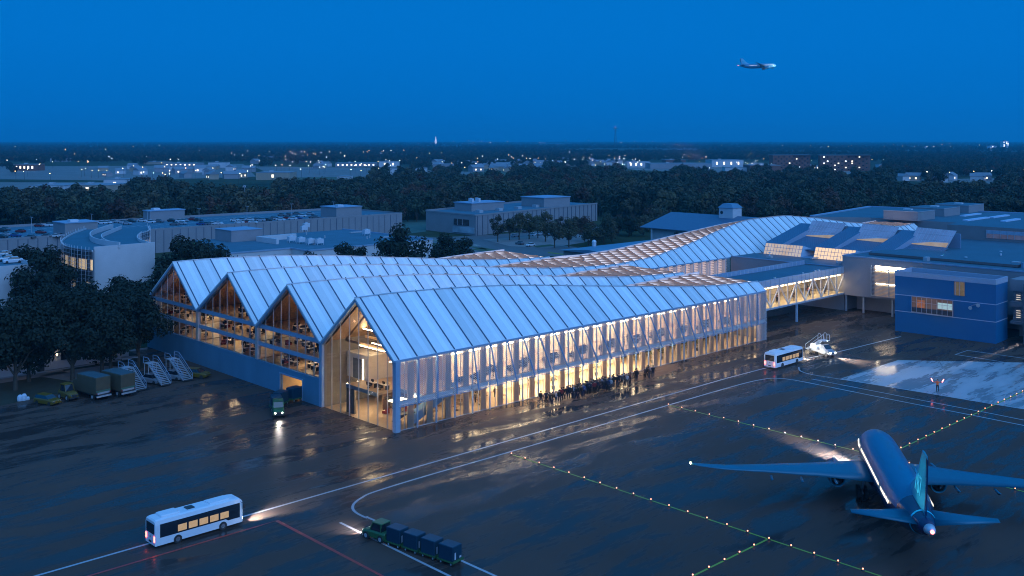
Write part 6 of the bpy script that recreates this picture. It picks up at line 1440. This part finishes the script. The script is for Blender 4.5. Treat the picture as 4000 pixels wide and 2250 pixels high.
part(g, 'lattice', M['dark_metal'], o, False, False); part(MB().box(-16,16,-1,1,H_*.93,H_*.96).box(-10,10,-1,1,H_*.80,H_*.83), 'antenna_arm', M['dark_metal'], o, False, False); part(MB().ball((0,0,H_+2),2.0), 'beacon', glow('mast_red', (1.,.25,.15), 6.), o, False, False)
# houses of the suburb: many small gabled homes, each its own object
hp_ = []
def house_proto(k):
    o = bpy.data.objects.new('town_house', None); COL.objects.link(o); LOC[o.name] = (0,0,0); o['category'] = 'house'
    L = 6+k; part(MB().box(-L,L,-4.5,4.5,0,5), 'wall', tw[('white','tan','grey')[k]], o, False, False); g = MB(); g.quad((-L-.5,-5,4.9),(L+.5,-5,4.9),(L+.5,0,8),(-L-.5,0,8)); g.quad((-L-.5,0,8),(L+.5,0,8),(L+.5,5,4.9),(-L-.5,5,4.9)); g.tri((-L-.4,-5,4.9),(-L-.4,0,8),(-L-.4,5,4.9)); g.tri((L+.4,-5,4.9),(L+.4,5,4.9),(L+.4,0,8))
    part(g, 'roof', troof, o, False, False); part(MB().box(-L*.6,-L*.6+1.8,-4.6,-4.52,1.5,3.2), 'window', wlit, o, False, False)
    if k: part(MB().box(L*.3,L*.3+1.6,-4.6,-4.52,1.5,3.2), 'window', wlit, o, False, False)
    return o
hps = [house_proto(k) for k in range(3)]; hu = set()
zones = [(1850,2140,638,672,52),(2140,2420,632,652,34),(1700,1850,640,652,10),(700,1000,640,700,16),(1180,1320,640,660,7),(400,700,660,690,10),(3520,3900,702,712,8)]
for x0, x1, y0, y1, n in zones:
    for _ in range(n):
        x = ru.uniform(x0,x1); y = ru.uniform(y0,y1); k = ru.randrange(3); s, t = P(x, y); c = ('white','tan','grey')[k]
        where = 'the mid distance suburb among trees' if x0 >= 1700 and x0 < 3000 else ('the open plain beyond the garages' if x0 < 1500 else 'the settlement behind the wood')
        lab = f'small {c} gabled house with lit windows in {where}'; g_n = f'{c} houses of '+where
        if k in hu: dup(hps[k], s, t, 0, ru.uniform(0,6.28), lab, g_n, ru.uniform(.8,1.3))
        else: hu.add(k); place(hps[k], s, t, 0, 0.3); hps[k]['label'] = lab; hps[k]['group'] = g_n
# street lamps over the town
def lamp(head, h, r_):
    o = bpy.data.objects.new('street_lamp', None); COL.objects.link(o); LOC[o.name] = (0,0,0); o['category'] = 'street lamp'
    part(MB().tube((0,0,0),(0,0,h),.16,.1,6).tube((0,0,h),(0,-1.2,h+.2),.09,.07,5), 'pole', M['dark_metal'], o, False, False); part(MB().ball((0,-1.2,h+.15),r_,n=6,m=4), 'lamp_head', M[head], o, False, False); return o
lw_ = lamp('lamp_warm', 9, .30); lc_ = lamp('lamp_white', 10, .28); lu = set()
spots = [(150,668,1),(152,672,1),(318,692,0),(330,688,0),(384,696,0),(413,697,0),(190,700,0),(95,702,0),(62,700,0),(483,690,1),(560,680,0),(640,678,0),(668,648,1),(683,648,1),(698,648,1),(878,617,0),(910,618,0),(912,630,1),(908,624,0),(946,630,1),(188,722,1),(42,748,1),(100,727,1),(65,640,0),(1120,680,0),(1123,676,0),(1098,668,0),(1255,668,0),(1145,622,1),(1176,615,1),(1221,620,0),(1080,675,1),(1105,685,1),(1592,660,1),(1658,655,1),(1768,635,0),(1660,622,0),(1680,620,0),(1723,617,0),(1807,662,1),(1882,665,1),(1762,660,0),(2008,640,0),(2040,655,1),(2095,667,1),(2110,660,0),(2120,645,1),(2140,618,1),(2228,617,1),(2300,640,0),(2370,615,0),(2398,640,0),(2475,650,1),(2500,652,1),(2560,642,0),(2638,634,0),(2702,638,0),(2745,640,0),(2775,625,0),(2860,640,0),(2875,660,1),(2922,662,0),(3058,648,0),(3115,645,0),(3168,650,0),(3196,646,0),(3300,655,0),(3210,655,0),(3405,645,0),(3560,648,0),(3450,648,1),(3540,690,0),(3617,708,1),(3690,706,1),(3705,706,0),(3800,700,0),(3870,703,1),(3950,700,0),(3972,690,0),(3988,688,0),(3997,694,0),(2770,688,1),(2100,640,0),(2180,646,1),(2005,672,0),(2085,670,0),(1935,630,0),(1955,640,1),(1418,615,0),(1530,610,1),(1490,611,0),(1580,607,0),(1440,608,0),(2930,620,0),(430,640,0),(520,655,0),(1010,655,1),(1060,690,0),(2310,628,1),(2435,645,1),(3240,640,1),(3335,648,0)]
zf = [(3010,3990,548,556,34,'on the far plain close under the horizon'),(3050,3990,572,592,30,'on the far plain below the tower blocks'),(1600,2700,556,572,26,'near the church on the far plain'),(60,900,560,640,14,'on the open far plain'),(1850,2450,625,670,44,'among the suburb houses'),(2440,3050,625,672,44,'among the town halls'),(900,1700,612,640,24,'in the far woods edge'),(1000,1850,648,700,34,'by the lit stores beyond the wood'),(20,1000,640,720,40,'in the open yards beyond the wood'),(2560,2900,575,585,8,'on the far plain behind the town')]
allp = [(x,y,k,'beyond the wood in mid distance') for x,y,k in spots]
for x0,x1,y0,y1,n,w_ in zf:
    for _ in range(n): allp.append((ru.uniform(x0,x1), ru.uniform(y0,y1), int(ru.random() < .55), w_))
for x, y, k, w_ in allp:
    if ru.random() < .28: continue
    y = max(y, 549.5); s, t = P(x, y); pr = (lw_, lc_)[k]; c = ('amber','white')[k]; Y = F*HC/(y-HY)
    lab = f'distant street lamp with {c} light '+w_; gn = f'{c} street lamps '+w_; sc_ = max(1., (Y/1500.)**.75) if Y < 4000 else (Y/1500.)**.5
    if k in lu: dup(pr, s, t, 0, R(rt_.choice((0,90,200))), lab, gn, sc_)
    else: lu.add(k); place(pr, s, t); pr['label'] = lab; pr['group'] = gn
# open yards and fields of the plain
yd = mat('yard', (.17,.155,.14), .7, var=.25, scale=.02); fld = mat('field', (.06,.09,.045), .9, var=.3, scale=.02)
for k, (pts_, m) in enumerate((([(0,712),(480,712),(520,752),(0,775)],yd),([(0,650),(560,648),(950,640),(1000,690),(500,706),(0,700)],yd),([(990,650),(1480,655),(1850,672),(1800,690),(1100,700)],yd),([(1090,694),(1400,690),(1370,715),(1120,715)],fld),([(2420,655),(3050,650),(3200,662),(3050,690),(2480,664)],yd),([(1850,640),(2420,630),(2400,668),(1900,690)],fld),([(3480,702),(4100,694),(4100,722),(3700,716)],yd),([(3050,655),(3400,660),(3300,684),(3050,684)],yd))):
    flat(pts_, 'yard' if m is yd else 'field', m, .04+k*.004)
# ================================================================ light masts and rails near the garages
def mast(x, y, h, label):
    s, t = P(x, y); o = E('light_mast', label, 'light mast', s, t, 0, -TH); part(MB().tube((0,0,0),(0,0,h),.2,.12,8), 'pole', M['steel_grey'], o, False, False); part(MB().box(-.9,.9,-.2,.2,h-.5,h-.2).box(-.9,-.5,-.5,-.2,h-1.2,h-.5).box(.5,.9,-.5,-.2,h-1.2,h-.5), 'lamp_rack', M['steel_pale'], o, False, False)
mast(955,843,18,'tall steel light mast behind the garage roof at the wood edge'); mast(3000,858,14,'thin light mast beside the white turret'); mast(2706,800,12,'thin light mast in front of the wood near the pale tents')
for x, yb, w_, lab in ((2640,818,10,'pale tent roof half hidden by trees above the blue hip roof, the smaller'),(2716,822,16,'pale tent roof half hidden by trees above the blue hip roof, the larger'),(3155,830,12,'pale tent roof in front of the wood beyond the folded roof')):
    s, t = P(x, yb); g = MB(); g.loft([[(-w_/2,-w_/3,0),(w_/2,-w_/3,0),(w_/2,w_/3,0),(-w_/2,w_/3,0)],[(-w_/2,-w_/3,3),(w_/2,-w_/3,3),(w_/2,w_/3,3),(-w_/2,w_/3,3)],[(-.3,-.3,5.5),(.3,-.3,5.5),(.3,.3,5.5),(-.3,.3,5.5)]]); solo(g, 'event_tent', mat('tent_white', (.6,.66,.72), .6), lab, 'tent', s, t, 0, -TH)
# floodlight at the right edge lighting the concrete slab
s, t = st((4050-CX)*226/F, 226); o = E('apron_floodlight', 'apron floodlight mast just at the edge of the pale concrete slab', 'light mast', s, t, 0, 0)
part(MB().tube((0,0,0),(0,0,10),.16,.1,8), 'pole', M['steel_grey'], o, False, False); part(MB().box(-.6,.6,-.2,.2,9.6,10.1), 'lamp_head', M['steel_pale'], o, False, False)
dv = Vector((*P(3960,1470),0))-Vector((s,t,9.5)); spot('flood_beam', o, (0,0,9.4), (dv.x,dv.y,dv.z), 200000, (.92,.95,1.), 110, .9, .3)
# ================================================================ haze
hz = MB().box(-30000,30000,-30000,30000,-1,260)
ho = hz.build('haze', bpy.data.materials.new('haze_air')); ho['kind'] = 'stuff'
hm_ = ho.data.materials[0]; hm_.use_nodes = True; N, L = nt(hm_); N.remove(N['Principled BSDF'])
pv = N.new('ShaderNodeVolumePrincipled'); pv.inputs['Color'].default_value = (.04,.72,1.,1); pv.inputs['Density'].default_value = .00010; pv.inputs['Anisotropy'].default_value = .2
L.new(pv.outputs[0], N['Material Output'].inputs['Volume'])
# drop prototypes that were never placed
for o in list(bpy.data.objects):
    if o.parent is None and o.name in COL.objects and o.type == 'EMPTY' and o.get('label') in (None, 'x'):
        for c in list(o.children):
            for d in list(c.children): bpy.data.objects.remove(d)
            bpy.data.objects.remove(c)
        bpy.data.objects.remove(o)
